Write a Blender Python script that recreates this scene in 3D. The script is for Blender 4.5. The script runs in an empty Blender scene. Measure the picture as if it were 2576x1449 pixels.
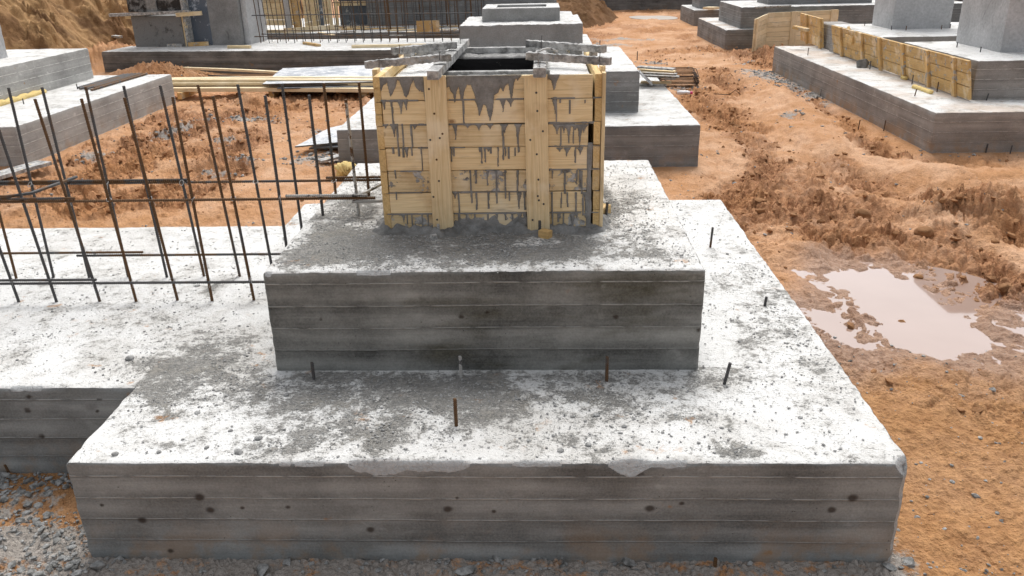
import bpy, math, random
import numpy as np
from mathutils import Matrix, Vector
random.seed(7)
C = bpy.context.scene.collection
PI = math.pi
# ------------------------------------------------------------------ camera solve
CAM = np.array([2.200494, -3.129737, 2.682249])
RR = np.array([[0.9992918, 0.0317378, -0.0202141], [-0.0066714, -0.3792576, -0.9252671], [-0.0370323, 0.9247467, -0.3787773]])
FPX = 2074.17
def ray(u, v): return RR.T @ np.array([(u-1288)/FPX, (v-724.5)/FPX, 1.0])
def at(u, v, z):
    d = ray(u, v); return CAM + d*(z-CAM[2])/d[2]
def aty(u, v, y):
    d = ray(u, v); return CAM + d*(y-CAM[1])/d[1]
# ------------------------------------------------------------------ numpy noise
_rs = np.random.RandomState(11)
PERM = np.concatenate([_rs.permutation(256)]*3)
G2 = np.stack([np.cos(_rs.rand(256)*2*PI), np.sin(_rs.rand(256)*2*PI)], 1)
_a = _rs.rand(256)*2*PI
G2 = np.stack([np.cos(_a), np.sin(_a)], 1)
RV = _rs.rand(256)
def gn(x, y, s=0):
    x = x+s*17.31; y = y+s*5.77
    xi = np.floor(x).astype(np.int64); yi = np.floor(y).astype(np.int64)
    fx = x-xi; fy = y-yi
    def g(i, j):
        h = PERM[(PERM[(xi+i) & 255]+(yi+j)) & 255]
        return G2[h, 0]*(fx-i)+G2[h, 1]*(fy-j)
    u = fx*fx*fx*(fx*(fx*6-15)+10); w = fy*fy*fy*(fy*(fy*6-15)+10)
    a = g(0, 0); b = g(1, 0); c = g(0, 1); d = g(1, 1)
    return ((a+u*(b-a))*(1-w)+(c+u*(d-c))*w)*1.5
def fbm(x, y, o=4, s=0, gain=.5, lac=2.03):
    r = 0; a = 1.; n = 0
    for i in range(o):
        r = r+a*gn(x, y, s+i); n += a; a *= gain; x = x*lac; y = y*lac
    return r/n*1.3
def ridged(x, y, o=3, s=0):
    r = 0; a = 1.; n = 0
    for i in range(o):
        r = r+a*(1-np.abs(gn(x, y, s+i))*1.6); n += a; a *= .5; x = x*2.1; y = y*2.1
    return r/n
def worley(x, y, s=0):
    x = x+s*3.7; y = y+s*9.1
    xi = np.floor(x).astype(np.int64); yi = np.floor(y).astype(np.int64)
    f1 = np.full(x.shape, 9.); f2 = np.full(x.shape, 9.); cid = np.zeros(x.shape)
    for i in (-1, 0, 1):
        for j in (-1, 0, 1):
            h = PERM[(PERM[(xi+i) & 255]+(yi+j)) & 255]
            px = xi+i+RV[h]; py = yi+j+RV[PERM[h+7]]
            d = (px-x)**2+(py-y)**2
            m = d < f1
            f2 = np.where(m, f1, np.minimum(f2, d)); cid = np.where(m, RV[PERM[h+31]], cid); f1 = np.where(m, d, f1)
    return np.sqrt(f1), np.sqrt(f2), cid
def ss(a, b, x):
    t = np.clip((x-a)/(b-a), 0, 1); return t*t*(3-2*t)
# ------------------------------------------------------------------ objects
def tag(o, label=None, cat=None, group=None, kind=None):
    if label: o['label'] = label
    if cat: o['category'] = cat
    if group: o['group'] = group
    if kind: o['kind'] = kind
    return o
def empty(name, loc, label, cat, group=None, rz=0, rot=None):
    o = bpy.data.objects.new(name, None); C.objects.link(o); o.empty_display_size = .1
    o.location = loc; o.rotation_euler = rot if rot else (0, 0, rz)
    return tag(o, label, cat, group)
def link(name, me, parent=None, loc=(0, 0, 0), rot=(0, 0, 0)):
    o = bpy.data.objects.new(name, me); C.objects.link(o)
    o.location = loc; o.rotation_euler = rot
    if parent: o.parent = parent
    return o
def copy_tree(o, parent=None):
    c = o.copy(); C.objects.link(c)
    if parent: c.parent = parent
    for ch in list(o.children): copy_tree(ch, c)
    return c
def mk(name, V, F, mats, mi=None, smooth=False, attrs=None):
    V = np.asarray(V, dtype=np.float32); me = bpy.data.meshes.new(name)
    if isinstance(F, np.ndarray):
        n, k = F.shape
        me.vertices.add(len(V)); me.vertices.foreach_set('co', V.ravel())
        me.loops.add(n*k); me.loops.foreach_set('vertex_index', F.astype(np.int32).ravel())
        me.polygons.add(n); me.polygons.foreach_set('loop_start', np.arange(n, dtype=np.int32)*k)
        me.update(calc_edges=True)
    else:
        me.from_pydata(V.tolist(), [], [list(map(int, f)) for f in F]); me.update()
    for m in (mats if isinstance(mats, (list, tuple)) else [mats]): me.materials.append(m)
    if mi is not None: me.polygons.foreach_set('material_index', np.asarray(mi, dtype=np.int32))
    sm = smooth if isinstance(smooth, np.ndarray) else np.full(len(me.polygons), bool(smooth))
    me.polygons.foreach_set('use_smooth', sm.astype(bool))
    for k, a in (attrs or {}).items():
        at_ = me.attributes.new(k, 'FLOAT', 'POINT'); at_.data.foreach_set('value', np.asarray(a, dtype=np.float32))
    me.validate(); return me
class MB:
    def __init__(s): s.v = []; s.f = []
    def add(s, v, f):
        b = len(s.v); s.v += [tuple(map(float, p)) for p in v]; s.f += [tuple(i+b for i in q) for q in f]
    def box(s, x0, x1, y0, y1, z0, z1, bev=.004, M=None):
        """bevelled box"""
        b = min(bev, (x1-x0)*.4, (y1-y0)*.4, (z1-z0)*.4)
        xs = (x0, x1); ys = (y0, y1); zs = (z0, z1); v = []; idx = {}
        for i in (0, 1):
            for j in (0, 1):
                for k in (0, 1):
                    sx = b if i == 0 else -b; sy = b if j == 0 else -b; sz = b if k == 0 else -b
                    for t, p in enumerate(((xs[i], ys[j]+sy, zs[k]+sz), (xs[i]+sx, ys[j], zs[k]+sz), (xs[i]+sx, ys[j]+sy, zs[k]))):
                        idx[i, j, k, t] = len(v); v.append(p)
        f = []
        I = idx
        f += [(I[0,0,0,0], I[0,0,1,0], I[0,1,1,0], I[0,1,0,0]), (I[1,0,0,0], I[1,1,0,0], I[1,1,1,0], I[1,0,1,0])]
        f += [(I[0,0,0,1], I[1,0,0,1], I[1,0,1,1], I[0,0,1,1]), (I[0,1,0,1], I[0,1,1,1], I[1,1,1,1], I[1,1,0,1])]
        f += [(I[0,0,0,2], I[0,1,0,2], I[1,1,0,2], I[1,0,0,2]), (I[0,0,1,2], I[1,0,1,2], I[1,1,1,2], I[0,1,1,2])]
        for i in (0, 1):
            for j in (0, 1): f.append((I[i,j,0,0], I[i,j,0,1], I[i,j,1,1], I[i,j,1,0]))
            for k in (0, 1): f.append((I[i,0,k,0], I[i,0,k,2], I[i,1,k,2], I[i,1,k,0]))
        for j in (0, 1):
            for k in (0, 1): f.append((I[0,j,k,1], I[0,j,k,2], I[1,j,k,2], I[1,j,k,1]))
        for i in (0, 1):
            for j in (0, 1):
                for k in (0, 1): f.append((I[i,j,k,0], I[i,j,k,1], I[i,j,k,2]))
        if M is not None: v = [tuple(M @ Vector(p)) for p in v]
        s.add(v, f)
    def tube(s, pts, r, n=8, caps=True):
        P = [Vector(p) for p in pts]; rings = []
        t = (P[1]-P[0]).normalized(); a = t.orthogonal().normalized()
        b0 = len(s.v)
        for i, p in enumerate(P):
            t = ((P[min(i+1, len(P)-1)]-P[max(i-1, 0)])).normalized()
            a = (a-t*a.dot(t)).normalized(); b = t.cross(a)
            rr = r[i] if isinstance(r, (list, tuple, np.ndarray)) else r
            s.v += [tuple(p+(a*math.cos(2*PI*k/n)+b*math.sin(2*PI*k/n))*rr) for k in range(n)]
        for i in range(len(P)-1):
            for k in range(n):
                s.f.append((b0+i*n+k, b0+i*n+(k+1) % n, b0+(i+1)*n+(k+1) % n, b0+(i+1)*n+k))
        if caps:
            s.f.append(tuple(b0+k for k in reversed(range(n)))); s.f.append(tuple(b0+(len(P)-1)*n+k for k in range(n)))
    def mesh(s, name, mat, smooth=False):
        me = mk(name, s.v, s.f, mat, smooth=smooth)
        import bmesh
        bm = bmesh.new(); bm.from_mesh(me); bmesh.ops.recalc_face_normals(bm, faces=bm.faces); bm.to_mesh(me); bm.free()
        return me
    def build(s, name, mat, parent=None, loc=(0, 0, 0), rot=(0, 0, 0), smooth=False): return link(name, s.mesh(name, mat, smooth), parent, loc, rot)
# ------------------------------------------------------------------ materials
class M:
    def __init__(s, name):
        s.m = bpy.data.materials.new(name); s.m.use_nodes = True; s.t = s.m.node_tree; s.t.nodes.clear()
        s.o = s.t.nodes.new('ShaderNodeOutputMaterial'); s.b = s.t.nodes.new('ShaderNodeBsdfPrincipled')
        s.t.links.new(s.b.outputs[0], s.o.inputs[0])
    def n(s, t): return s.t.nodes.new('ShaderNode'+t)
    def set(s, sock, v):
        if v is None: return
        if isinstance(v, bpy.types.NodeSocket): s.t.links.new(v, sock)
        elif isinstance(v, (tuple, list)) and sock.type == 'RGBA': sock.default_value = (*v[:3], 1)
        else: sock.default_value = v
    def pos(s): return s.n('NewGeometry').outputs['Position']
    def obj(s): return s.n('TexCoord').outputs['Object']
    def rnd(s): return s.n('ObjectInfo').outputs['Random']
    def attr(s, k):
        a = s.n('Attribute'); a.attribute_name = k; return a.outputs['Fac']
    def sep(s, v):
        q = s.n('SeparateXYZ'); s.set(q.inputs[0], v); return q.outputs[0], q.outputs[1], q.outputs[2]
    def comb(s, x, y, z):
        q = s.n('CombineXYZ'); [s.set(q.inputs[i], a) for i, a in enumerate((x, y, z))]; return q.outputs[0]
    def vmul(s, v, k):
        q = s.n('VectorMath'); q.operation = 'MULTIPLY'; s.set(q.inputs[0], v); s.set(q.inputs[1], k); return q.outputs[0]
    def vadd(s, v, k):
        q = s.n('VectorMath'); q.operation = 'ADD'; s.set(q.inputs[0], v); s.set(q.inputs[1], k); return q.outputs[0]
    def math(s, op, a, b=0., c=0.):
        q = s.n('Math'); q.operation = op; s.set(q.inputs[0], a); s.set(q.inputs[1], b); s.set(q.inputs[2], c); return q.outputs[0]
    def noise(s, v, sc, det=3., ro=.55, dist=0.):
        q = s.n('TexNoise'); s.set(q.inputs['Vector'], v); s.set(q.inputs['Scale'], sc); s.set(q.inputs['Detail'], det)
        s.set(q.inputs['Roughness'], ro); s.set(q.inputs['Distortion'], dist); return q.outputs['Fac']
    def vor(s, v, sc, feat='F1', out='Distance', rand=1.):
        q = s.n('TexVoronoi'); q.feature = feat; s.set(q.inputs['Vector'], v); s.set(q.inputs['Scale'], sc); s.set(q.inputs['Randomness'], rand); return q.outputs[out]
    def white(s, v):
        q = s.n('TexWhiteNoise'); q.noise_dimensions = '3D'; s.set(q.inputs['Vector'], v); return q.outputs['Value']
    def map(s, v, a, b, c=0., d=1., smooth=True):
        q = s.n('MapRange'); q.interpolation_type = 'SMOOTHSTEP' if smooth else 'LINEAR'
        for i, k in enumerate((v, a, b, c, d)): s.set(q.inputs[i], k)
        return q.outputs[0]
    def mix(s, f, a, b, mode='MIX'):
        q = s.n('Mix'); q.data_type = 'RGBA'; q.blend_type = mode
        s.set(q.inputs[0], f); s.set(q.inputs[6], a); s.set(q.inputs[7], b); return q.outputs[2]
    def mul(s, c, f): return s.mix(1., c, s.comb3(f), 'MULTIPLY')
    def comb3(s, f):
        q = s.n('CombineColor'); [s.set(q.inputs[i], f) for i in range(3)]; return q.outputs[0]
    def bump(s, h, st=.5, dist=.01, nrm=None):
        q = s.n('Bump'); s.set(q.inputs['Height'], h); q.inputs['Strength'].default_value = st; q.inputs['Distance'].default_value = dist
        if nrm is not None: s.set(q.inputs['Normal'], nrm)
        return q.outputs[0]
    def out(s, col, rough=.9, nrm=None, metal=0., spec=.3, **k):
        s.set(s.b.inputs['Base Color'], col); s.set(s.b.inputs['Roughness'], rough); s.set(s.b.inputs['Normal'], nrm)
        s.set(s.b.inputs['Metallic'], metal); s.set(s.b.inputs['Specular IOR Level'], spec)
        for a, v in k.items(): s.set(s.b.inputs[a], v)
        return s.m

def formed_concrete(name, base, bh=.112, z0=0., tone=.35, knots=1., damp=.5, mud=0., warm=(.2, .17, .13), plain=0.):
    """concrete cast against rough boards: bands, fins, knots, streaks"""
    m = M(name); p = m.pos(); x, y, z = m.sep(p)
    rn = m.rnd()
    h = m.math('ADD', x, m.math('MULTIPLY', y, .93))
    zw = m.math('ADD', z, m.map(m.noise(m.comb(h, 0., 0.), .8, 1.), 0., 1., -.008, .008, False))
    t = m.math('DIVIDE', m.math('SUBTRACT', zw, z0), bh)
    bi = m.math('FLOOR', t); fr = m.math('FRACT', t)
    bw = m.white(m.comb(bi, m.math('FLOOR', m.math('MULTIPLY', rn, 40.)), 3.1))
    sv = m.comb(m.math('MULTIPLY', h, 1.), m.math('MULTIPLY', rn, 30.), m.math('MULTIPLY', z, 16.))
    streak = m.noise(sv, 1.6, 5., .62)
    grain = m.noise(m.comb(m.math('MULTIPLY', h, 5.), 0., m.math('MULTIPLY', z, 130.)), 1., 3., .6)
    blotch = m.noise(p, 2.3, 5., .6)
    fine = m.noise(p, 90., 3., .7)
    # cupped boards leave the lower middle of each band rubbed paler
    prof = m.map(m.math('ABSOLUTE', m.math('SUBTRACT', fr, m.map(bw, 0., 1., .3, .62, False))), 0., .5, 1., 0.)
    pm = m.math('MULTIPLY', prof, m.map(m.noise(m.comb(h, bi, 0.), .9, 2.), .35, .65))
    v = m.math('ADD', .72, m.math('MULTIPLY', m.math('SUBTRACT', streak, .5), tone*1.7))
    v = m.math('ADD', v, m.math('MULTIPLY', m.math('SUBTRACT', blotch, .5), tone*3.2))
    v = m.math('ADD', v, m.math('MULTIPLY', m.math('SUBTRACT', bw, .5), tone*.5*(1-plain)))
    v = m.math('ADD', v, m.math('MULTIPLY', pm, tone*1.0*(1-plain)))
    v = m.math('ADD', v, m.math('MULTIPLY', m.math('SUBTRACT', grain, .5), .22*(1-plain*.6)))
    v = m.math('ADD', v, m.math('MULTIPLY', m.math('SUBTRACT', fine, .5), .75))
    v = m.math('MAXIMUM', v, .12)
    col = m.mul(base, v)
    # olive damp patches
    dm = m.map(m.noise(m.vmul(p, (1., 1., 3.)), 1.3, 4., .6), .5, .72)
    col = m.mix(m.math('MULTIPLY', dm, damp), col, m.mul(warm, m.map(fine, .2, .8, .35, .75)))
    pb = m.map(m.noise(m.vmul(p, (1., 1., 1.6)), 9., 4., .6), .56, .70)
    col = m.mix(m.math('MULTIPLY', pb, m.map(blotch, .4, .65, .0, .5)), col, m.mul(base, 1.45))
    # ochre marks
    oc = m.map(m.noise(p, 7., 3., .6), .66, .74)
    oc = m.math('MULTIPLY', oc, m.map(m.noise(p, 1.1, 1.), .5, .6))
    col = m.mix(m.math('MULTIPLY', oc, .5+mud*.4), col, (.33, .17, .06))
    if mud > 0:
        mm = m.math('MULTIPLY', m.map(z, .0, .3, 1., 0.), m.map(m.noise(p, 3.5, 4., .65), .45, .62))
        col = m.mix(m.math('MULTIPLY', mm, mud), col, (.33, .2, .1))
    # fins between boards
    jit = m.noise(m.comb(m.math('MULTIPLY', h, 9.), bi, 0.), 1., 3.)
    fd = m.math('ABSOLUTE', m.math('SUBTRACT', m.math('FRACT', m.math('ADD', t, .5)), .5))
    fin = m.math('MULTIPLY', m.map(fd, .012, .045, 1., 0.), m.map(jit, .38, .56))
    dk = m.math('MULTIPLY', m.map(m.math('SUBTRACT', 1., fr), .02, .13, 1., 0.), m.map(m.noise(m.comb(h, bi, 7.), .8, 2.), .42, .6))
    seam = m.white(m.comb(bi, 9., 1.7))
    col = m.mix(m.math('MULTIPLY', dk, .38*(1-plain)), col, m.mul(base, .25))
    col = m.mix(m.math('MULTIPLY', fin, m.map(seam, 0., 1., .35, .95, False)), col, m.mul(base, 1.9))
    # knots
    if knots > 0:
        kv = m.comb(m.math('MULTIPLY', h, .55), m.math('MULTIPLY', rn, 9.), m.math('MULTIPLY', z, .95))
        kd = m.vor(kv, 4.2); kc = m.white(m.vor(kv, 4.2, out='Position'))
        kdd = m.math('ADD', kd, m.math('MULTIPLY', m.math('SUBTRACT', m.noise(p, 40., 2.), .5), .06))
        kr = m.map(kc, .72, 1., .04, .17, False)
        kn = m.map(m.math('DIVIDE', kdd, m.math('MAXIMUM', kr, .001)), .25, 1., 1., 0.)
        kn = m.math('MULTIPLY', kn, m.map(kc, .72, .74))
        col = m.mix(m.math('MULTIPLY', kn, .9*knots), col, (.022, .012, .007))
    kn2 = m.map(m.math('ADD', m.attr('knot'), m.math('MULTIPLY', m.math('SUBTRACT', m.noise(p, 45., 3.), .5), .45)), .3, .85)
    col = m.mix(m.math('MULTIPLY', kn2, .82), col, (.03, .019, .013))
    # air holes
    ah = m.math('MULTIPLY', m.map(m.vor(p, 26.), .05, .09, 1., 0.), m.map(m.noise(p, 3., 2.), .5, .6))
    col = m.mix(m.math('MULTIPLY', ah, .75), col, (.03, .027, .022))
    hgt = m.math('ADD', m.math('MULTIPLY', fin, .45), m.math('MULTIPLY', grain, .12))
    hgt = m.math('ADD', hgt, m.math('ADD', m.math('MULTIPLY', blotch, .3), m.math('MULTIPLY', fine, .22)))
    hgt = m.math('ADD', hgt, m.math('MULTIPLY', bw, .35*(1-plain)))
    hgt = m.math('SUBTRACT', hgt, m.math('MULTIPLY', ah, .6))
    bk = m.map(m.math('ADD', m.attr('broken'), m.math('MULTIPLY', m.math('SUBTRACT', m.noise(p, 30., 3.), .5), .4)), .42, .6)
    col = m.mix(bk, col, m.mul(m.mix(m.noise(p, 22., 4., .65), (.28, .29, .29), (.50, .51, .51)), m.map(fine, .2, .8, .85, 1.1)))
    hgt = m.math('ADD', hgt, m.math('MULTIPLY', bk, m.math('MULTIPLY', m.noise(p, 40., 4., .65), 1.2)))
    return m.out(col, m.map(blotch, .3, .7, .95, .8), m.bump(hgt, .8, .012), spec=.25)

def trowel_concrete(name, base=(.70, .70, .685), dust=0., grey=.35):
    m = M(name); p = m.pos()
    st = m.attr('stain')
    n1 = m.noise(p, 3.4, 6., .66, .4); n2 = m.noise(p, 15., 6., .72); n3 = m.noise(p, 75., 3., .75); n0 = m.noise(p, .8, 4., .6)
    # grey grout smears and grit
    e = m.math('ADD', m.math('MULTIPLY', m.math('SUBTRACT', n1, .5), 1.9), m.math('MULTIPLY', m.math('SUBTRACT', n2, .5), 2.3))
    e = m.math('ADD', e, m.math('MULTIPLY', m.math('SUBTRACT', n3, .5), 1.25))
    e = m.math('ADD', e, m.math('MULTIPLY', st, .86))
    f = m.map(e, .34, .72)
    half = m.map(e, .02, .5)
    soft = m.map(m.math('ADD', m.math('MULTIPLY', n0, .5), m.math('MULTIPLY', n1, .5)), .44, .64)
    # flat flecks, stretched like trowel scrapings
    fl = m.noise(m.vmul(p, (26., 44., 1.)), 1., 3., .7); fl2 = m.noise(m.vmul(p, (60., 95., 1.)), 1., 2., .7)
    dens = m.math('ADD', m.math('MULTIPLY', st, .10), m.math('MULTIPLY', m.math('SUBTRACT', n1, .5), .22))
    sp = m.math('MAXIMUM', m.map(m.math('ADD', fl, dens), .63, .68), m.map(m.math('ADD', fl2, dens), .64, .70))
    g = m.mix(n2, (.09, .085, .074), (.34, .33, .31))
    g = m.mul(g, m.map(n3, .25, .75, .55, 1.4, False))
    g = m.mix(m.map(m.noise(p, 5., 3.), .5, .7, 0., .5), g, (.22, .20, .16))
    col = m.mix(m.math('MULTIPLY', soft, .42), base, (.43, .405, .365))
    col = m.mix(m.math('MULTIPLY', half, .42), col, (.33, .31, .275))
    col = m.mul(col, m.map(n3, .2, .8, .86, 1.1, False))
    col = m.mix(m.math('MULTIPLY', f, .86), col, g)
    col = m.mix(m.math('MULTIPLY', sp, .72), col, m.mix(n2, (.11, .11, .105), (.27, .27, .26)))
    oc = m.math('MULTIPLY', m.map(m.noise(p, 6.5, 5., .66), .61, .70), m.map(m.noise(p, 1.3, 2.), .45, .58))
    col = m.mix(m.math('MULTIPLY', oc, .75), col, (.42, .22, .09))
    if dust > 0:
        dd = m.map(m.noise(p, 1.6, 4., .6), .42, .62)
        col = m.mix(m.math('MULTIPLY', dd, dust), col, (.50, .36, .25))
    bk = m.map(m.math('ADD', m.attr('broken'), m.math('MULTIPLY', m.math('SUBTRACT', m.noise(p, 30., 3.), .5), .4)), .42, .6)
    col = m.mix(bk, col, m.mix(m.noise(p, 22., 4., .65), (.30, .31, .31), (.56, .57, .57)))
    h = m.math('ADD', m.math('MULTIPLY', n2, .7), m.math('ADD', m.math('MULTIPLY', n3, .5), m.math('MULTIPLY', f, .5)))
    h = m.math('ADD', h, m.math('MULTIPLY', sp, .35))
    return m.out(col, .93, m.bump(h, .8, .014), spec=.2)

def plain_concrete(name, c0, c1, sc=4., bump=.5, dark=None):
    m = M(name); p = m.pos()
    a = m.noise(p, sc, 6., .62); b = m.noise(p, sc*14, 4., .7)
    col = m.mix(m.map(a, .3, .7), c0, c1); col = m.mul(col, m.map(b, .25, .75, .78, 1.2, False))
    if dark:
        d = m.map(m.noise(m.vmul(p, (1., 1., .45)), 5., 5., .72, 1.2), .60, .72)
        col = m.mix(m.math('MULTIPLY', d, .75), col, dark)
    return m.out(col, .88, m.bump(m.math('ADD', a, m.math('MULTIPLY', b, .5)), bump, .015), spec=.25)

def wood(name, c0=(.88, .71, .44), c1=(.66, .47, .22), cement=0., dirt=.25, topcem=0.):
    """sawn board; local X runs along the board"""
    m = M(name); p = m.obj(); r = m.rnd(); x, y, z = m.sep(p)
    off = m.math('MULTIPLY', r, 37.)
    v = m.comb(m.math('ADD', m.math('MULTIPLY', x, .8), off), m.math('MULTIPLY', y, 6.), m.math('MULTIPLY', z, 6.))
    warp = m.noise(v, 1.1, 2., .5)
    q = m.math('ADD', m.math('ADD', m.math('MULTIPLY', y, 24.), m.math('MULTIPLY', z, 27.)), m.math('MULTIPLY', warp, 8.))
    ring = m.math('FRACT', m.math('ADD', q, m.math('MULTIPLY', r, 5.)))
    ring = m.map(ring, .55, 1., 0., 1.)
    gr = m.noise(m.comb(m.math('ADD', m.math('MULTIPLY', x, 3.), off), m.math('MULTIPLY', y, 130.), m.math('MULTIPLY', z, 130.)), 1., 3., .6)
    wp = m.pos(); bl = m.noise(wp, 5., 4., .6)
    col = m.mix(m.math('MULTIPLY', ring, .30), c0, c1)
    col = m.mix(m.map(gr, .35, .75, 0., .5), col, m.mul(c1, .8))
    col = m.mul(col, m.map(r, 0., 1., .80, 1.04, False))
    col = m.mix(m.math('MULTIPLY', m.map(bl, .5, .72), dirt), col, (.30, .15, .05))
    col = m.mix(m.math('MULTIPLY', m.map(m.noise(wp, 3.3, 4., .6), .50, .66), .45), col, (.90, .80, .62))
    gs = m.math('MULTIPLY', m.map(m.noise(m.comb(m.math('MULTIPLY', x, 4.), m.math('MULTIPLY', y, 30.), m.math('ADD', m.math('MULTIPLY', z, 30.), off)), 1., 4., .7), .52, .68), m.map(m.noise(wp, 2.6, 3.), .45, .62))
    col = m.mix(m.math('MULTIPLY', gs, .42), col, (.24, .20, .15))
    kv = m.comb(m.math('ADD', m.math('MULTIPLY', x, 1.), off), m.math('MULTIPLY', y, 1.6), m.math('MULTIPLY', z, 1.6))
    kd = m.vor(kv, 4.5); kc = m.white(m.vor(kv, 4.5, out='Position'))
    kn = m.math('MULTIPLY', m.map(kd, .05, .10, 1., 0.), m.map(kc, .55, .57))
    kring = m.math('MULTIPLY', m.map(m.math('ABSOLUTE', m.math('SUBTRACT', kd, .10)), .0, .035, 1., 0.), m.map(kc, .55, .57))
    col = m.mix(m.math('MULTIPLY', kn, .75), col, (.20, .085, .03)); col = m.mix(m.math('MULTIPLY', kring, .35), col, (.25, .12, .04))
    h = m.math('ADD', m.math('MULTIPLY', gr, .3), m.math('MULTIPLY', ring, .1)); rough = .8
    if cement > 0:
        cn = m.math('ADD', m.math('MULTIPLY', m.noise(wp, 9., 5., .62), .65), m.math('MULTIPLY', m.noise(wp, 38., 4., .65), .35))
        cf = m.map(cn, .60-cement*.32, .63-cement*.32)
        cc = m.mix(m.map(m.noise(wp, 16., 5., .7), .3, .7), (.15, .148, .142), (.58, .575, .56))
        col = m.mix(cf, col, cc); h = m.math('ADD', h, m.math('MULTIPLY', m.math('MULTIPLY', cf, m.noise(wp, 34., 4., .65)), 1.4))
    return m.out(col, rough, m.bump(h, .6, .01), spec=.25)

def rebar_mat(name, rust=.5, coat=0.):
    m = M(name); p = m.pos(); r = m.rnd()
    n = m.noise(m.vmul(p, (1., 1., .35)), 7., 4., .6); n2 = m.noise(p, 60., 3., .7)
    f = m.map(m.math('ADD', n, m.math('MULTIPLY', m.math('SUBTRACT', r, .5), .5)), .62-rust*.25, .74-rust*.25)
    col = m.mix(f, m.mix(n2, (.035, .035, .038), (.115, .112, .11)), m.mix(n2, (.055, .028, .013), (.17, .09, .036)))
    if coat > 0:
        cf = m.map(m.noise(p, 14., 4., .65), .62-coat*.3, .66-coat*.3); col = m.mix(cf, col, (.38, .375, .36))
    return m.out(col, .62, m.bump(n2, .4, .002), metal=.25, spec=.4)

def splatter_panel(name, dark, light, amt=.4, sc=10., orange=.15):
    """film-faced or steel formwork sheet with cement film"""
    m = M(name); p = m.pos()
    n = m.noise(p, sc, 6., .66); n2 = m.noise(p, sc*.18, 3., .6); n3 = m.noise(p, sc*7, 3., .7)
    f = m.map(m.math('ADD', m.math('MULTIPLY', n, .55), m.math('ADD', m.math('MULTIPLY', n2, .3), m.math('MULTIPLY', n3, .15))), .60-amt*.22, .66-amt*.16)
    col = m.mix(f, dark, light); col = m.mul(col, m.map(n3, .2, .8, .8, 1.2, False))
    o = m.map(m.noise(p, sc*.4, 4., .6), .66, .75); col = m.mix(m.math('MULTIPLY', o, orange), col, (.5, .25, .1))
    return m.out(col, m.map(f, 0., 1., .35, .85, False), m.bump(m.math('ADD', n, m.math('MULTIPLY', f, .6)), .4, .008), spec=.4)

MT = {}
MT['front'] = formed_concrete('board_marked_concrete', (.258, .270, .268), bh=.12, z0=-.005, tone=.40, knots=.6, damp=.4, mud=.45, warm=(.19, .18, .155))
MT['front_up'] = formed_concrete('board_marked_concrete_upper', (.222, .226, .214), bh=.13, z0=.55, tone=.52, knots=.3, damp=.9, warm=(.15, .142, .105))
MT['mid'] = formed_concrete('board_marked_concrete_grey', (.275, .277, .274), bh=.14, z0=.0, tone=.28, knots=.2, damp=.3, mud=.35, plain=.35)
MT['warm'] = formed_concrete('board_marked_concrete_warm', (.345, .325, .305), bh=.14, z0=.0, tone=.28, knots=.15, damp=.2, mud=.6, plain=.3, warm=(.32, .25, .18))
MT['pale'] = formed_concrete('board_marked_concrete_pale', (.50, .495, .475), bh=.14, z0=.0, tone=.20, knots=.1, damp=.2, mud=.4, plain=.6)
MT['dark'] = formed_concrete('damp_board_marked_concrete', (.19, .187, .18), bh=.14, z0=.0, tone=.40, knots=.2, damp=.6, mud=.2)
MT['rough'] = plain_concrete('rough_cast_concrete', (.235, .235, .228), (.31, .31, .305), 3., 1.)
MT['column'] = plain_concrete('smooth_column_concrete', (.38, .385, .39), (.50, .505, .51), 1.6, .5, dark=(.22, .22, .22))
MT['column_grey'] = plain_concrete('grey_column_concrete', (.20, .20, .198), (.30, .30, .296), 2., .7, dark=(.055, .053, .05))
MT['top'] = trowel_concrete('troweled_concrete')
MT['top_dusty'] = trowel_concrete('dusty_troweled_concrete', dust=.45)
MT['broken'] = plain_concrete('broken_concrete', (.30, .31, .315), (.50, .51, .515), 12., 1.)
MT['grout'] = plain_concrete('wet_grout', (.15, .148, .14), (.30, .298, .29), 10., .9)
MT['drip'] = plain_concrete('cement_slurry', (.20, .198, .19), (.33, .327, .318), 16., .8)
MT['crumb'] = plain_concrete('concrete_grit', (.20, .20, .195), (.46, .46, .45), 30., .6)
MT['stone'] = plain_concrete('grey_stone', (.12, .12, .113), (.46, .46, .45), 22., .7)
MT['wood'] = wood('sawn_pine')
MT['wood_film'] = wood('cement_filmed_pine', cement=.22, dirt=.4)
MT['wood_fresh'] = wood('fresh_sawn_pine', (.88, .74, .50), (.72, .54, .29), dirt=.10)
MT['wood_old'] = wood('weathered_orange_pine', (.74, .50, .22), (.48, .27, .09), dirt=.5, cement=.12)
MT['wood_end'] = wood('end_grain_pine', (.74, .54, .26), (.48, .29, .10), dirt=.3)
MT['wood_cem'] = wood('cement_coated_board', cement=.62)
MT['wood_cem2'] = wood('cement_coated_batten', cement=.86)
MT['rebar'] = rebar_mat('ribbed_steel', .45)
MT['rebar_grey'] = rebar_mat('dark_ribbed_steel', .15)
MT['rebar_rust'] = rebar_mat('rusty_ribbed_steel', .8)
MT['rebar_coat'] = rebar_mat('cement_coated_steel', .5, .7)
MT['rebar_dark'] = plain_concrete('dark_rusted_bar', (.022, .014, .010), (.06, .034, .022), 20., .3)
_m = M('galvanised_wire'); MT['wire'] = _m.out((.5, .5, .5), .5, metal=.4)
MT['ply'] = splatter_panel('weathered_plywood_face', (.30, .33, .37), (.60, .61, .62), .75, 4., .25)
_m = M('plywood_edge'); _p = _m.pos(); MT['ply_edge'] = _m.out(_m.mix(_m.noise(_m.vmul(_p, (1., 1., 30.)), 3., 3.), (.05, .045, .04), (.22, .19, .16)), .9)
MT['inner'] = splatter_panel('black_film_plywood', (.012, .011, .012), (.30, .29, .27), .1, 24., .1)
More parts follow.
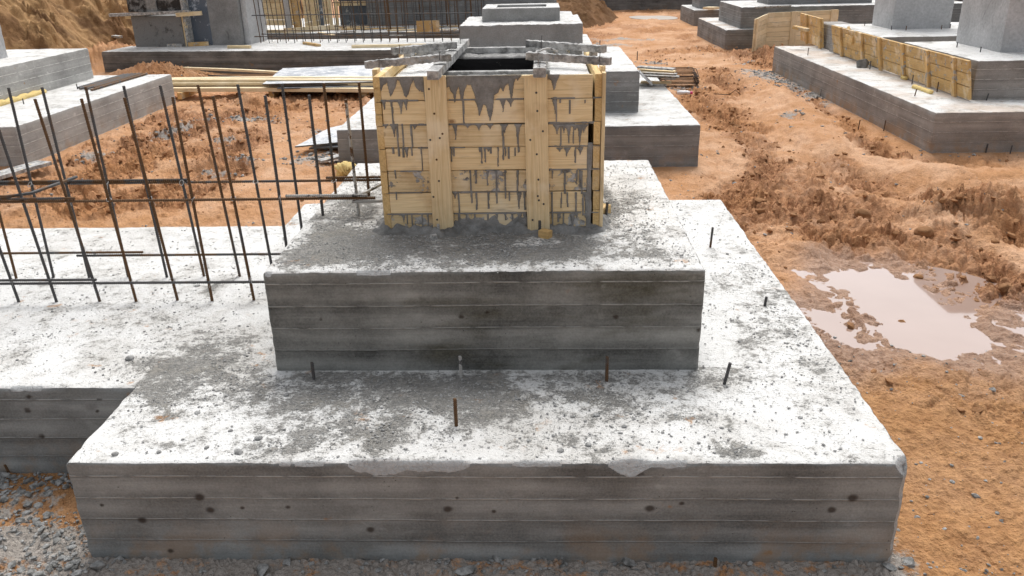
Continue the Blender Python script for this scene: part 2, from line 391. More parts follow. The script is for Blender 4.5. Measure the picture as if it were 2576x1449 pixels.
MT['steel_form'] = splatter_panel('black_steel_formwork', (.018, .019, .022), (.21, .21, .205), .55, 7., 0.)
MT['steel_film'] = splatter_panel('cement_filmed_formwork', (.05, .05, .05), (.20, .20, .195), 1.0, 6., 0.)
MT['steel_blue'] = splatter_panel('blue_grey_formwork_sheet', (.10, .125, .16), (.46, .49, .53), .3, 5., .05)
_m = M('polyurethane_foam'); _p = _m.pos(); _n = _m.noise(_p, 30., 4.); MT['foam'] = _m.out(_m.mix(_n, (.62, .42, .13), (.80, .66, .32)), .9, _m.bump(_n, .7, .01))
# ground
m = M('orange_clay'); p = m.pos(); ch = m.attr('churn'); ce = m.attr('cement'); wt = m.attr('wet')
n0 = m.noise(p, .45, 3.); n1 = m.noise(p, 2.2, 5., .6); n2 = m.noise(p, 13., 5., .65); n3 = m.noise(p, 60., 3., .7)
smoothc = m.mix(m.map(n1, .35, .65), (.52, .28, .14), (.64, .395, .245))
churnc = m.mix(m.map(n2, .3, .7), (.225, .094, .040), (.54, .285, .145))
f = m.map(m.math('ADD', ch, m.math('MULTIPLY', m.math('SUBTRACT', n2, .5), 1.0)), .22, .85)
col = m.mix(f, smoothc, churnc)
col = m.mix(m.map(n0, .40, .66, 0., .5), col, m.mix(n2, (.42, .175, .055), (.53, .27, .105)))
px_, py_, pz_ = m.sep(p)
oz = m.math('MAXIMUM', m.math('MULTIPLY', m.map(px_, 3.4, 3.8), m.map(py_, 3.2, 2.0)), m.math('MULTIPLY', m.map(px_, .3, -.3), m.map(py_, 6.2, 4.4)))
col = m.mix(m.math('MULTIPLY', oz, .72), col, m.mix(m.map(n2, .3, .7), (.26, .122, .043), (.46, .245, .100)))
dm = m.math('MULTIPLY', m.map(m.noise(p, 1.5, 5., .65), .54, .68), m.map(ch, .1, .5))
col = m.mix(m.math('MULTIPLY', dm, .5), col, (.16, .068, .030))
col = m.mul(col, m.map(n3, .25, .75, .74, 1.2, False))
cg = m.mix(n2, (.20, .185, .165), (.50, .48, .45)); cg = m.mul(cg, m.map(n3, .2, .8, .7, 1.25, False))
cf = m.map(m.math('ADD', m.math('MULTIPLY', ce, .8), m.math('ADD', m.math('MULTIPLY', m.math('SUBTRACT', n2, .5), 1.6), m.math('MULTIPLY', m.math('SUBTRACT', n1, .5), 1.2))), .42, .72)
col = m.mix(m.math('MULTIPLY', cf, .9), col, cg)
wetc = m.mix(m.map(n2, .3, .7), (.19, .105, .07), (.40, .27, .205))
col = m.mix(m.math('MULTIPLY', wt, .72), col, wetc)
hh = m.math('ADD', m.math('MULTIPLY', n2, .8), m.math('MULTIPLY', n3, .4))
MT['clay'] = m.out(col, m.map(wt, 0., 1., .95, .28, False), m.bump(hh, 1., .045), spec=.3)
m = M('bank_soil'); p = m.pos(); ch = m.attr('churn'); n2 = m.noise(p, 6., 5., .65); n3 = m.noise(p, 34., 4., .7); n1 = m.noise(p, .8, 4.)
col = m.mix(m.map(m.math('ADD', ch, m.math('MULTIPLY', m.math('SUBTRACT', n2, .5), .8)), .2, .8), (.42, .255, .12), (.15, .078, .034))
col = m.mix(m.map(n1, .4, .65, 0., .4), col, (.34, .18, .085)); col = m.mul(col, m.map(n3, .25, .75, .72, 1.2, False))
MT['bank'] = m.out(col, .95, m.bump(m.math('ADD', m.math('MULTIPLY', n2, 1.), m.math('MULTIPLY', n3, .5)), 1., .06), spec=.2)
m = M('clay_clods'); p = m.pos(); n = m.noise(p, 20., 4.); MT['clod'] = m.out(m.mul(m.mix(n, (.20, .095, .04), (.42, .23, .115)), m.map(m.noise(p, .9, 2.), .3, .7, .8, 1.15)), .95, m.bump(m.noise(p, 70., 3.), .6, .01), spec=.2)
m = M('sky_whitened_water'); MT['pale_water'] = m.out((.62, .56, .50), .3, spec=.5)  # pale base colour paints in the far puddle's white sky reflection
m = M('muddy_water'); p = m.pos(); n = m.noise(p, 1.2, 3.); MT['water'] = m.out(m.mix(n, (.30, .20, .155), (.40, .285, .235)), .04, m.bump(m.noise(p, 3., 2.), .02, .01), spec=.5, IOR=1.45)
MT['water'].node_tree.nodes['Principled BSDF'].inputs['Coat Weight'].default_value = 1.
MT['water'].node_tree.nodes['Principled BSDF'].inputs['Coat Roughness'].default_value = .02
# ------------------------------------------------------------------ cast concrete blocks
def block_mesh(name, sx, sy, z0, z1, mats, res=.05, tres=None, edge=.012, chips=(), seed=0, stain=None, wx=0., wy=0., amp=.004, knots=(), keep=()):
    """cast block, local x 0..sx, y 0..sy; worn edges; mats = (sides, top, broken)"""
    tres = tres or res
    def lin(a, b, r): return np.linspace(a, b, max(2, int(round((b-a)/r))+1))
    parts = []
    xs, ys, zs = lin(0, sx, res), lin(0, sy, res), lin(z0, z1, res)
    def grid(A, B, fn, mi, flip):
        a, b = np.meshgrid(A, B, indexing='ij'); P = fn(a.ravel(), b.ravel()); n, k = len(A), len(B)
        i = np.arange(n*k).reshape(n, k)
        q = np.stack([i[:-1, :-1], i[1:, :-1], i[1:, 1:], i[:-1, 1:]], -1).reshape(-1, 4)
        parts.append((P, q[:, ::-1] if flip else q, mi))
    grid(xs, zs, lambda a, b: np.stack([a, 0*a, b], 1), 0, False)
    grid(xs, zs, lambda a, b: np.stack([a, 0*a+sy, b], 1), 0, True)
    grid(ys, zs, lambda a, b: np.stack([0*a, a, b], 1), 0, True)
    grid(ys, zs, lambda a, b: np.stack([0*a+sx, a, b], 1), 0, False)
    grid(lin(0, sx, tres), lin(0, sy, tres), lambda a, b: np.stack([a, b, 0*a+z1], 1), 1, False)
    V = np.concatenate([q[0] for q in parts]); off = np.cumsum([0]+[len(q[0]) for q in parts])
    F = np.concatenate([q[1]+off[i] for i, q in enumerate(parts)]); MI = np.concatenate([np.full(len(q[1]), q[2]) for q in parts])
    W = V.copy(); x, y, z = V[:, 0], V[:, 1], V[:, 2]
    cutmark = np.zeros(len(V))
    def cut(d1, d2, s, ax1, sg1, ax2, sg2, k, special=()):
        c = edge*(.55+1.1*np.abs(fbm(s*3.1, s*0+seed*3.3+k*7.7, 3)))+edge*.9*np.clip(fbm(s*13., s*0+seed+k*3.1, 3), 0, 1)
        a = np.ones_like(c); spm = np.zeros(len(c), bool)
        for (s0, s1, dep, asp) in special:
            t = (s-s0)/(s1-s0); ins = (t > 0) & (t < 1)
            tri = 1-np.abs(2*np.clip(t, 0, 1)-1); shape = np.where(dep > .08, tri**.85, np.clip(np.sin(np.clip(t, 0, 1)*PI), 0, 1)**.6)*(1+.4*fbm(s*11., s*0+3.3+dep*50, 4))
            c = np.where(ins, np.maximum(c, dep*shape), c); a = np.where(ins, asp, a); spm |= ins & (c > .022)
        for (kk, s0, s1) in keep:
            if kk == k: c = np.where((s > s0) & (s < s1), 0, c)
        t = d1/a+d2; m = t < c; k_ = np.where(m, (c-t)*.5, 0)
        W[:, ax1] += sg1*k_*a; W[:, ax2] += sg2*k_
        np.maximum(cutmark, np.where(spm, ss(.004, -.012, t-c), 0), out=cutmark)
    cut(y, z1-z, x, 1, 1, 2, -1, 0, [c[1:] for c in chips if c[0] == 'f'])
    cut(sy-y, z1-z, x, 1, -1, 2, -1, 1)
    cut(x, z1-z, y, 0, 1, 2, -1, 2); cut(sx-x, z1-z, y, 0, -1, 2, -1, 3)
    cut(x, y, z, 0, 1, 1, 1, 4); cut(sx-x, y, z, 0, -1, 1, 1, 5, [c[1:] for c in chips if c[0] == 'r'])
    cut(x, sy-y, z, 0, 1, 1, -1, 6); cut(sx-x, sy-y, z, 0, -1, 1, -1, 7)
    q = 2.3
    W[:, 0] += amp*fbm(y*q+seed, z*q*2, 3, 3); W[:, 1] += amp*fbm(x*q+seed, z*q*2, 3, 5)
    tz = z1-z < .001
    W[:, 2] += np.where(tz, amp*1.2*fbm(x*q+seed, y*q, 4, 7)+amp*.5*fbm(x*17, y*17, 3, 9), amp*.6*fbm(x*q+seed, y*q, 2, 7))
    at_ = {'broken': cutmark}
    if knots:
        kv = np.zeros(len(V))
        for (kx, kz, kr) in knots: kv = np.maximum(kv, np.where(y < .001, np.exp(-(((x-kx)/kr)**2+((z-kz)/(kr*.8))**2)*.8), 0))
        at_['knot'] = kv
    if stain is not None:
        sv = np.where(tz, stain(x+wx, y+wy), 0); at_['stain'] = sv
        W[:, 2] += np.where(tz, np.clip(sv, 0, 1)*(.004+.006*np.clip(fbm(x*12, y*12, 3, 4), 0, 1)), 0)
    return mk(name, W, F, mats, MI, smooth=True, attrs=at_)
FOOT = []   # footprints, to settle the soil against them
def footing(name, label, cat, x, y, steps, rz=0., group=None):
    """steps: (part name, dx, dy, sx, sy, z0, z1, sidemat, topmat, kwargs)"""
    t = empty(name, (x, y, 0), label, cat, group, rz)
    for k, (pn, dx, dy, sx, sy, z0, z1, sm, tm, kw) in enumerate(steps):
        me = block_mesh(pn, sx, sy, z0, z1, [MT[sm], MT[tm], MT['broken']], seed=len(FOOT)*1.7+k, **kw)
        link(pn, me, t, (dx, dy, 0))
        if z0 < .1: FOOT.append((x, y, rz, dx, dy, sx, sy))
    return t
# grime fields in world metres, read off the photo
def blobs(L, z):
    out = []
    for (u, v, ru, rv, w) in L:
        c = at(u, v, z); e = at(u+ru, v, z); g = at(u, v+rv, z); h = at(u, v-rv, z)
        out.append((c[0], c[1], abs(e[0]-c[0]), abs(h[1]-g[1])/2, w))
    def f(x, y):
        r = 0
        for (a, b, rx, ry, w) in out:
            d = ((x-a)/rx)**2+((y-b)/ry)**2; r = r+w*np.exp(-d*1.1)
        return np.clip(r, 0, 1.1)
    return f
ST1 = blobs([(450,935,130,55,.75),(700,1010,260,60,.6),(880,1080,150,40,.42),(640,1125,90,26,.55),(780,1110,60,30,.5),(1000,1000,230,45,.6),(430,1125,60,18,.5),(960,1110,40,40,.55),
    (1190,1000,90,80,.5),(1250,1000,350,40,.3),(560,880,110,45,.45),(950,950,330,18,.55),(1500,950,300,15,.4),(1850,1138,75,18,1.),(1560,1020,80,30,.3),(1950,800,80,130,.28),(1860,940,40,25,.4),(1880,870,50,60,.25),(1480,1110,160,26,.42),(1700,1060,60,20,.3),(1450,1010,320,60,.28),(1750,1010,120,80,.16),(1950,720,60,60,.2),(420,1000,90,40,.45),(1120,1090,60,40,.25)], .55)
STS = blobs([(480,900,170,60,.5),(600,770,90,60,.25),(330,820,150,60,.15),(560,720,100,30,.25),(100,700,200,20,.15),(600,840,70,60,.35),(300,760,300,25,.18),(150,860,200,40,.1)], .55)
ST2 = blobs([(1150,640,330,34,1.),(880,630,110,40,.7),(900,510,60,50,.75),(1420,640,160,24,.6),(1480,612,100,20,.5),(1540,540,40,25,.5),(1060,590,250,20,.9),(760,640,60,40,.3),(1250,585,300,16,1.),(1530,500,14,60,.5),(800,560,60,30,.25),(1610,540,90,70,.26),(820,600,110,60,.34),(1650,640,80,30,.2)], 1.135)
W1, D1 = 3.828, 4.174
x1 = lambda u: at(u, 1163, .55)[0]
KN = [(aty(u, v, 0)[0], aty(u, v, 0)[2], r_*.0019) for (u, v, r_) in [(530,1283,13),(502,1251,15),(610,1278,7),(358,1308,13),(257,1270,7),(725,1275,8),(1127,1281,13),(1243,1287,7),(932,1333,12),(1635,1279,14),(1715,1267,8),(2093,1283,13),(2145,1253,15),(430,1385,10),(1150,1253,6)]]
KN2 = [(aty(u, v, .882)[0]-.723, aty(u, v, .882)[2], r_*.0021) for (u, v, r_) in [(1161,797,9),(1226,785,7),(1550,797,9),(807,803,6),(1758,830,8)]]
KN3 = [(aty(u, v, .7)[0]+5.2, aty(u, v, .7)[2], r_*.0023) for (u, v, r_) in [(72,998,9),(70,1032,10),(105,1097,10),(250,1005,7),(245,1035,6)]]
main = footing('stepped_footing', 'nearest stepped concrete footing, pale gritty top, carrying the timber column form', 'foundation', 0, 0, [
    ('lower_step', 0, 0, W1, D1, -.25, .55, 'front', 'top', dict(res=.009, tres=.015, edge=.013, stain=ST1, knots=KN, keep=((2, .72, 3.5),),
        chips=[('f', x1(865), x1(1040), .075, .42), ('f', x1(980), x1(1195), .062, .42), ('f', x1(1515), x1(1660), .088, .55), ('f', x1(1185), x1(1480), .026, .7), ('f', x1(1600), x1(1760), .03, .7), ('f', x1(640), x1(880), .024, .7), ('f', x1(2252), 3.9, .075, .9), ('f', x1(1700), x1(1790), .02, .8), ('r', -1, 2, .03, 1.)])),
    ('upper_step', .723, .882, 2.323, 2.42, .545, 1.135, 'front_up', 'top', dict(res=.013, tres=.014, edge=.014, stain=ST2, wx=.723, wy=.882, knots=KN2,
        chips=[('f', .0, .07, .035, .8), ('f', .3, .9, .022, 1.)]))])
strip = footing('foundation_strip', 'pale low concrete strip running left from the nearest footing under the tied rebar cage', 'foundation', -5.2, .70, [
    ('strip_body', 0, 0, 5.205, 2.82, -.25, .5495, 'front', 'top', dict(res=.018, tres=.018, edge=.010, stain=STS, wx=-5.2, wy=.70, knots=KN3, keep=((3, -1, 9), (5, -1, 9), (7, -1, 9)), chips=[('f', 4.42, 4.78, .03, 1.)]))])
footing('stepped_footing', 'two step grey footing directly behind the timber form, boards piled on its right ledge', 'foundation', -.5, 7.6, [
    ('lower_step', 0, 0, 4.76, 5.2, -.3, .55, 'mid', 'top', dict(res=.03, edge=.014)),
    ('upper_step', .85, .93, 3.21, 3.1, .545, 1.12, 'mid', 'top', dict(res=.03, edge=.02))])
def hollow(name, sx, sy, z0, z1, wall, sm, tm, parent, loc):
    mb = MB(); b = .02
    for (a, bb, c, d) in ((0, sx, 0, wall), (0, sx, sy-wall, sy), (0, wall, wall, sy-wall), (sx-wall, sx, wall, sy-wall)): mb.box(a, bb, c, d, z0, z1, .012)
    mb.box(wall, sx-wall, wall, sy-wall, z0, z1-.16, .002)
    o = mb.build(name, MT[sm], parent, loc); o.data.materials.append(MT[tm])
    for pl in o.data.polygons:
        if pl.normal.z > .7: pl.material_index = 1
    return o
f3 = footing('stepped_footing', 'rough grey footing further back with a hollow square pedestal on top', 'foundation', .05, 14.9, [
    ('lower_step', 0, 0, 3.4, 5.3, -.3, .55, 'mid', 'top', dict(res=.05, edge=.015)),
    ('upper_step', .39, .6, 2.67, 2.55, .545, 1.2, 'rough', 'top', dict(res=.03, edge=.016, amp=.02))])
hollow('pedestal', 1.75, 1.6, 1.195, 1.49, .3, 'rough', 'top', f3, (.83, 1.42, 0))
footing('stepped_footing', 'small pale topped footing peeping out beside the brown soil heap', 'foundation', .9, 21.6, [
    ('lower_step', 0, 0, 2.25, 2.4, -.3, .9, 'mid', 'top', dict(res=.08, edge=.015))])
# left footing
fl = footing('stepped_footing', 'pale two step footing at the left with loose bars lying on its ledge', 'foundation', -9.6, 8.08, [
    ('lower_step', 0, 0, 4.5, 5.25, -.3, .56, 'pale', 'top', dict(res=.035, edge=.016)),
    ('upper_step', .2, .9, 2.95, 3.95, .555, 1.12, 'pale', 'top', dict(res=.035, edge=.014)),
    ('pedestal', .7, 1.8, 1.72, 1.7, 1.115, 2.6, 'column', 'column', dict(res=.1, edge=.02))])
# back strip with the formwork, column and mesh
bsx, bsy, bsr = -8.8, 17.85, math.radians(-5.8)
footing('foundation_strip', 'long dark grey strip foundation at the back left under the formed column', 'foundation', bsx, bsy, [
    ('strip_body', 0, 0, 9.3, 2.75, -.3, .55, 'dark', 'top', dict(res=.05, edge=.016))], rz=bsr)
footing('foundation_strip', 'second strip at the back littered with board offcuts, behind the rebar fence', 'foundation', -8.4, 21.9, [
    ('strip_body', 0, 0, 9.6, 6.2, -.3, .55, 'mid', 'top', dict(res=.09, edge=.015))])
wl = empty('concrete_wall', (-3.3, 24.1, .55), 'tall grey concrete wall behind the rebar fence at the back', 'wall')
link('wall_body', block_mesh('wall_body', 6.0, .5, 0, 3.2, [MT['mid'], MT['top'], MT['broken']], res=.12, seed=5), wl)
wl2 = empty('concrete_wall', (-.5, 33.5, .0), 'long dark grey concrete wall beyond the brown soil heap', 'wall', rz=math.radians(-2))
link('wall_body', block_mesh('wall_body', 30., .6, -.3, 2.6, [MT['dark'], MT['top'], MT['broken']], res=.2, seed=8), wl2, (0, 4.3, 0))
# right hand row
fr = footing('stepped_footing', 'large footing at the right edge with wooden panel along its side', 'foundation', 7.5, 8.19, [
    ('lower_step', 0, 0, 6.5, 8.3, -.3, .55, 'warm', 'top_dusty', dict(res=.035, edge=.016)),
    ('upper_step', .90, .93, 4., 2.62, .545, 1.10, 'warm', 'top', dict(res=.04, edge=.016)),
    ('column', 1.66, 1.85, 1.5, 1.47, 1.095, 3.2, 'column', 'column', dict(res=.06, edge=.02))])
footing('column_base', 'raised base behind the wooden panel carrying the middle grey column', 'foundation', 8.36, 12.6, [
    ('base_block', 0, 0, 4.2, 2.75, .5, 1.10, 'warm', 'top', dict(res=.05, edge=.016)),
    ('column', .72, 1.42, 1.14, 1.05, 1.095, 3.2, 'column', 'column', dict(res=.06, edge=.02))])
footing('stepped_footing', 'two step footing behind the light timber panels at the upper right', 'foundation', 7.28, 20.7, [
    ('lower_step', 0, 0, 6., 4.35, -.3, .55, 'mid', 'top_dusty', dict(res=.06, edge=.025)),
    ('upper_step', .42, .18, 6.2, 3.0, .545, 1.12, 'mid', 'top', dict(res=.06, edge=.02)),
    ('pedestal', 1.33, .95, 2.9, 1.3, 1.115, 1.7, 'mid', 'top', dict(res=.08, edge=.015))])
footing('stepped_footing', 'farthest right footing with small pedestal next to the distant puddle', 'foundation', 7.75, 28.5, [
    ('lower_step', 0, 0, 5., 3.1, -.3, .55, 'mid', 'top', dict(res=.08, edge=.02)),
    ('pedestal', .3, .7, 2.5, 1.6, .545, 1.3, 'mid', 'top', dict(res=.08, edge=.02))])
footing('stepped_footing', 'grey stepped footing seen between the two right hand columns', 'foundation', 13.0, 17.3, [
    ('lower_step', 0, 0, 4., 4., -.3, .55, 'mid', 'top_dusty', dict(res=.12, edge=.02)),
    ('upper_step', .8, .9, 3., 2.6, .545, 1.12, 'dark', 'top', dict(res=.12, edge=.02))])
# ------------------------------------------------------------------ soil
PUD = [at(u, v, 0)[:2] for u, v in ((2095,690),(2210,672),(2330,735),(2420,785),(2470,858),(2390,893),(2270,872),(2205,805),(2170,745))]
PUD2 = [at(u, v, 0)[:2] for u, v in ((2050,785),(2105,800),(2130,845),(2190,870),(2120,850),(2060,812))]
PUD3 = [at(u, v, 0)[:2] for u, v in ((2480,800),(2576,790),(2640,830),(2576,870),(2500,860))]
PUD4 = [at(u, v, 0)[:2] for u, v in ((1585,38),(1690,38),(1700,47),(1600,46))]
def polydist(x, y, P):
    """signed distance, negative inside"""
    P = np.array(P); d = np.full(x.shape, 1e9); ins = np.zeros(x.shape, bool); n = len(P)
    for i in range(n):
        a, b = P[i], P[(i+1) % n]; e = b-a
        t = np.clip(((x-a[0])*e[0]+(y-a[1])*e[1])/(e@e), 0, 1)
        d = np.minimum(d, np.hypot(x-a[0]-t*e[0], y-a[1]-t*e[1]))
        c = ((a[1] > y) != (b[1] > y)) & (x < (b[0]-a[0])*(y-a[1])/(b[1]-a[1]+1e-12)+a[0]); ins ^= c
    return np.where(ins, -d, d)
def linedist(x, y, P):
    d = np.full(x.shape, 1e9)
    for a, b in zip(P[:-1], P[1:]):
        a = np.array(a); b = np.array(b); e = b-a; t = np.clip(((x-a[0])*e[0]+(y-a[1])*e[1])/(e@e), 0, 1)
        d = np.minimum(d, np.hypot(x-a[0]-t*e[0], y-a[1]-t*e[1]))
    return d
gp = lambda L: [at(u, v, 0)[:2] for u, v in L]
PATH1 = gp([(1890,187),(1960,245),(2040,310),(2110,385),(2300,440),(2650,450)])
PATH2 = gp([(1560,100),(1640,235),(1700,300),(1760,345),(1830,420)])
PATH3 = gp([(640,560),(760,470),(780,380),(830,430),(860,500)])
CHURN = [(gp([(1760,230),(1830,330),(1880,420),(1980,480),(2100,520)]), .75), (gp([(2040,230),(2130,330),(2230,400),(2400,420)]), .42), (gp([(1900,500),(2100,560),(2300,640),(2500,720)]), .75),
    (gp([(130,490),(300,420),(420,340),(560,290),(700,270)]), .8), (gp([(150,520),(400,500),(560,420),(600,340)]), .65), (gp([(1800,120),(1900,135),(1960,160)]), 1.1), (gp([(1800,190),(1850,215)]), .5),
    (gp([(2060,850),(2140,905),(2280,935),(2450,960)]), .22), (gp([(2300,1010),(2600,1060)]), .2), (gp([(2350,620),(2576,700)]), .5), (gp([(2380,540),(2560,600)]), .3)]
CEM = [((600,300),(1.,.35)), ((430,330),(.3,.9)), ((620,415),(.3,.25)), ((820,400),(.7,.5)), ((560,350),(.3,.3)), ((1960,205),(.8,1.0)), ((2010,225),(.5,.6)), ((1900,190),(.3,.3)), ((2070,245),(.3,.3)), ((1560,100),(1.6,.5)), ((1530,112),(1.2,.4)),
    ((1670,195),(.5,.4)), ((1640,160),(.4,.4)), ((1730,225),(.4,.3)), ((1935,190),(.9,.9)), ((1990,218),(.6,.8)), ((2045,240),(.35,.5)), ((2095,258),(.3,.3)), ((1990,300),(.25,.3)), ((830,330),(.4,.3)), ((1880,160),(.5,.2)), ((540,440),(.3,.2)), ((240,390),(.3,.4))]
CEMW = [(at(u, v, 0)[0], at(u, v, 0)[1], a, b) for (u, v), (a, b) in CEM]
def foot_d(x, y):
    d = np.full(x.shape, 1e9)
    for (ox, oy, rz, dx, dy, sx, sy) in FOOT:
        c, s = math.cos(rz), math.sin(rz); px = (x-ox)*c+(y-oy)*s-dx; py = -(x-ox)*s+(y-oy)*c-dy
        qx = np.maximum(np.maximum(-px, px-sx), 0); qy = np.maximum(np.maximum(-py, py-sy), 0)
        d = np.minimum(d, np.hypot(qx, qy))
    return d
def ground(x, y):
    fd = foot_d(x, y)
    base = .22+ss(-.25, .35, fbm(x*.45, y*.45, 4, 2))*.62
    ch = base
    for L, w in CHURN: ch = np.maximum(ch, ss(w*1.25, w*.4, linedist(x, y, L)+.25*fbm(x*1.4, y*1.4, 3, 8)))
    for L, w in ((PATH1, .34), (PATH2, .38), (PATH3, .7)): ch = ch*(.12+.88*ss(w*.5, w*1.4, linedist(x, y, L)+.30*fbm(x*1.2, y*1.2, 3, 4)))
    ch = ch*(.60+.40*ss(-.25, .15, fbm(x*.95, y*.95, 4, 81)))
    near = ss(.0, .32, fd+.12*fbm(x*2, y*2, 2, 5)); ch = ch*(.15+.85*near)
    ch = ch*(1-.62*ss(3.7, 4.1, x)*ss(2.75, 2.2, y))
    ch = np.where(y < .12, 0.12, ch); ch = np.where((x < -.0) & (y < .8), .1, ch)
    far = ss(60, 25, np.hypot(x, y))
    # clods: warped cells at three sizes
    wx = x+.13*fbm(x*2.2, y*2.2, 3, 21); wy = y+.13*fbm(x*2.2, y*2.2, 3, 23)
    TD = np.array(PATH1[-2])-np.array(PATH1[0]); TD = TD/np.hypot(*TD); rt = ss(3.6, 4.6, x)
    al = wx*TD[0]+wy*TD[1]; cr = -wx*TD[1]+wy*TD[0]
    qx = np.where(x > 4.1, al*2.8, wx*2.8); qy = np.where(x > 4.1, cr*3.9, wy*3.6)
    f1, f2, id1 = worley(qx, qy, 1); g1, g2, id2 = worley(qx*2.6+.3*f1, qy*2.5, 2); k1, k2, id3 = worley(wx*21, wy*25, 3)
    c1 = ss(0., .5, f2-f1)*(.35+.9*id1)*(1-f1*.45); c2 = ss(0., .45, g2-g1)*(.3+.9*id2); c3 = ss(0, .5, k2-k1)*(.3+.8*id3)
    rg = ridged(x*1.15, y*1.5, 3, 31)
    rough = .12*(rg-.55)+.070*c1+.056*c2+.036*c3-.08
    h = ch*rough*1.15+.05*fbm(x*.6, y*.6, 3, 12)*near+.014*fbm(x*9, y*9, 4, 14)+.02*fbm(x*3.1, y*3.1, 3, 15)+.006*fbm(x*31, y*31, 3, 16)
    rut = ridged(cr*1.5, al*.28, 3, 71)-.55; h += rt*near*.12*rut*ss(2.4, 3.2, y)*ss(19, 14, y)
    # wheel ruts beside the main track
    l1 = linedist(x, y, PATH1); h += near*(.11*np.exp(-(l1/.36)**2)-.06*np.exp(-((l1-.8)/.3)**2))
    h = h*(.35+.65*near)
    # soil banked on the footings, heaps
    def heap(u, v, hh, rx, ry, rot=0.):
        c = at(u, v, 0); cx, sxx = math.cos(rot), math.sin(rot); px = (x-c[0])*cx+(y-c[1])*sxx; py = -(x-c[0])*sxx+(y-c[1])*cx
        return hh*np.exp(-((px/rx)**2+(py/ry)**2))
    hp = heap(300,168,.55,1.7,.75,-.25)+heap(400,195,.30,1.2,.7,-.45)+heap(470,212,.16,.7,.4,-.3)+heap(1920,140,.16,1.5,.35)+heap(1990,118,.28,1.3,.6)+heap(640,260,.17,.34,.3)
    hp = hp+heap(1815,205,.13,.6,.35)+heap(2440,560,.17,.7,.35,-.3)+heap(2540,560,.14,.7,.5)+heap(2350,590,.07,.2,.15)+heap(540,420,.10,.9,.25)+heap(2100,620,.04,.9,.3)
    hp = hp+heap(2440,960,.02,.5,.2)+heap(2520,1050,.02,.6,.2)
    big = 0*x; hill = 0*x
    lump = hp+np.minimum(big, 1.)+np.minimum(hill, 1.)
    lm = np.clip(lump*3.2, 0, 1)
    h = h+hp+big+hill+lm*(.06*c1+.055*c2+.028*c3+.05*fbm(x*2.1, y*2.1, 3, 19)+.03*(rg-.5))*(1+1.6*ss(.1, .6, hill))
    # gullies down the cut bank
    h = h+np.minimum(hill, 1.)*.16*ridged(y*.9+x*.35, x*.22, 3, 33)
    ch = np.maximum(ch, lm*ss(.35, .7, .5+fbm(x*1.1, y*1.1, 3, 41)))
    # puddle basin
    pn = .10*fbm(x*2.6, y*2.6, 4, 51)+.03*fbm(x*11, y*11, 3, 52)
    pd = np.minimum(polydist(x, y, PUD), polydist(x, y, PUD2))+pn; pd_w = np.minimum(pd, polydist(x, y, PUD3)+pn+.1)
    pd4 = polydist(x, y, PUD4)+pn*1.5
    wet = ss(.75, .05, pd_w+.25*fbm(x*2.2, y*2.2, 3, 55)); basin = ss(.22, -.10, pd)
    h = h*(1-.75*basin)-.055*basin
    wz = ss(.55, .0, pd_w)*(1-basin); h = h*(1-.72*wz)+wz*(-.016+.030*fbm(x*3.7, y*3.7, 4, 57)+.012*(c2-.3))
    b4 = ss(.5, -.2, pd4); h = h*(1-b4)-.06*b4
    ce = np.zeros_like(x)
    for (a, b, rx, ry) in CEMW: ce = np.maximum(ce, .95*np.exp(-(((x-a)/rx)**2+((y-b)/ry)**2)*1.2))
    # concrete spill round the front footing
    ce = np.maximum(ce, np.where(y < .25, ss(4.15, 3.7, x)*(.95+.3*fbm(x*2, y*3, 2, 61))*ss(-1.2, -.05, y), 0))
    ce = np.maximum(ce, np.where((y < .75) & (x < .05), .50+.4*fbm(x*3, y*3, 2, 62), 0))
    ce = np.maximum(ce, .4*ss(.35, .0, fd)*ss(.0, .4, fbm(x*.9, y*.9, 2, 64)))
    h = h+.012*ce*np.clip(c3, 0, 1)
    return h, np.clip(ch, 0, 1), np.clip(ce, 0, 1), np.clip(wet, 0, 1)
def build_ground():
    th = np.concatenate([np.linspace(-180, -48, 40)[:-1], np.linspace(-48, 48, 1500), np.linspace(48, 180, 40)[1:]])*PI/180-.0
    rs = [.05, .6, 1.2, 1.8, 2.3, 2.6]; r = 2.6
    while r < 75: r += max(.0055, .00082*(r*r+7.2)/2.68); rs.append(r)
    rs += [85, 100, 130, 180, 260, 400]
    rs = np.array(rs); R_, T_ = np.meshgrid(rs, th, indexing='ij')
    x = (CAM[0]+R_*np.sin(T_)).ravel(); y = (CAM[1]+R_*np.cos(T_)).ravel()
    h, ch, ce, wt = ground(x, y)
    n, k = R_.shape; i = np.arange(n*k).reshape(n, k)
    F = np.stack([i[:-1, :-1], i[:-1, 1:], i[1:, 1:], i[1:, :-1]], -1).reshape(-1, 4)[:, ::-1]
    me = mk('ground', np.stack([x, y, h], 1), F, MT['clay'], smooth=True, attrs={'churn': ch, 'cement': ce, 'wet': wt})
    g = link('ground', me); g['kind'] = 'structure'; print('ground verts', n*k)
    return g
build_ground()
def relief(x, y, k=1.):
    wx = x+.12*fbm(x*2.2, y*2.2, 3, 21); wy = y+.12*fbm(x*2.2, y*2.2, 3, 23)
    f1, f2, i1 = worley(wx*1.7, wy*1.7, 1); g1, g2, i2 = worley(wx*4.6, wy*4.6, 2); k1, k2, i3 = worley(wx*11, wy*11, 3)
    return k*(.20*ss(0, .5, f2-f1)*i1+.11*ss(0, .45, g2-g1)*i2+.05*ss(0, .5, k2-k1)*i3)
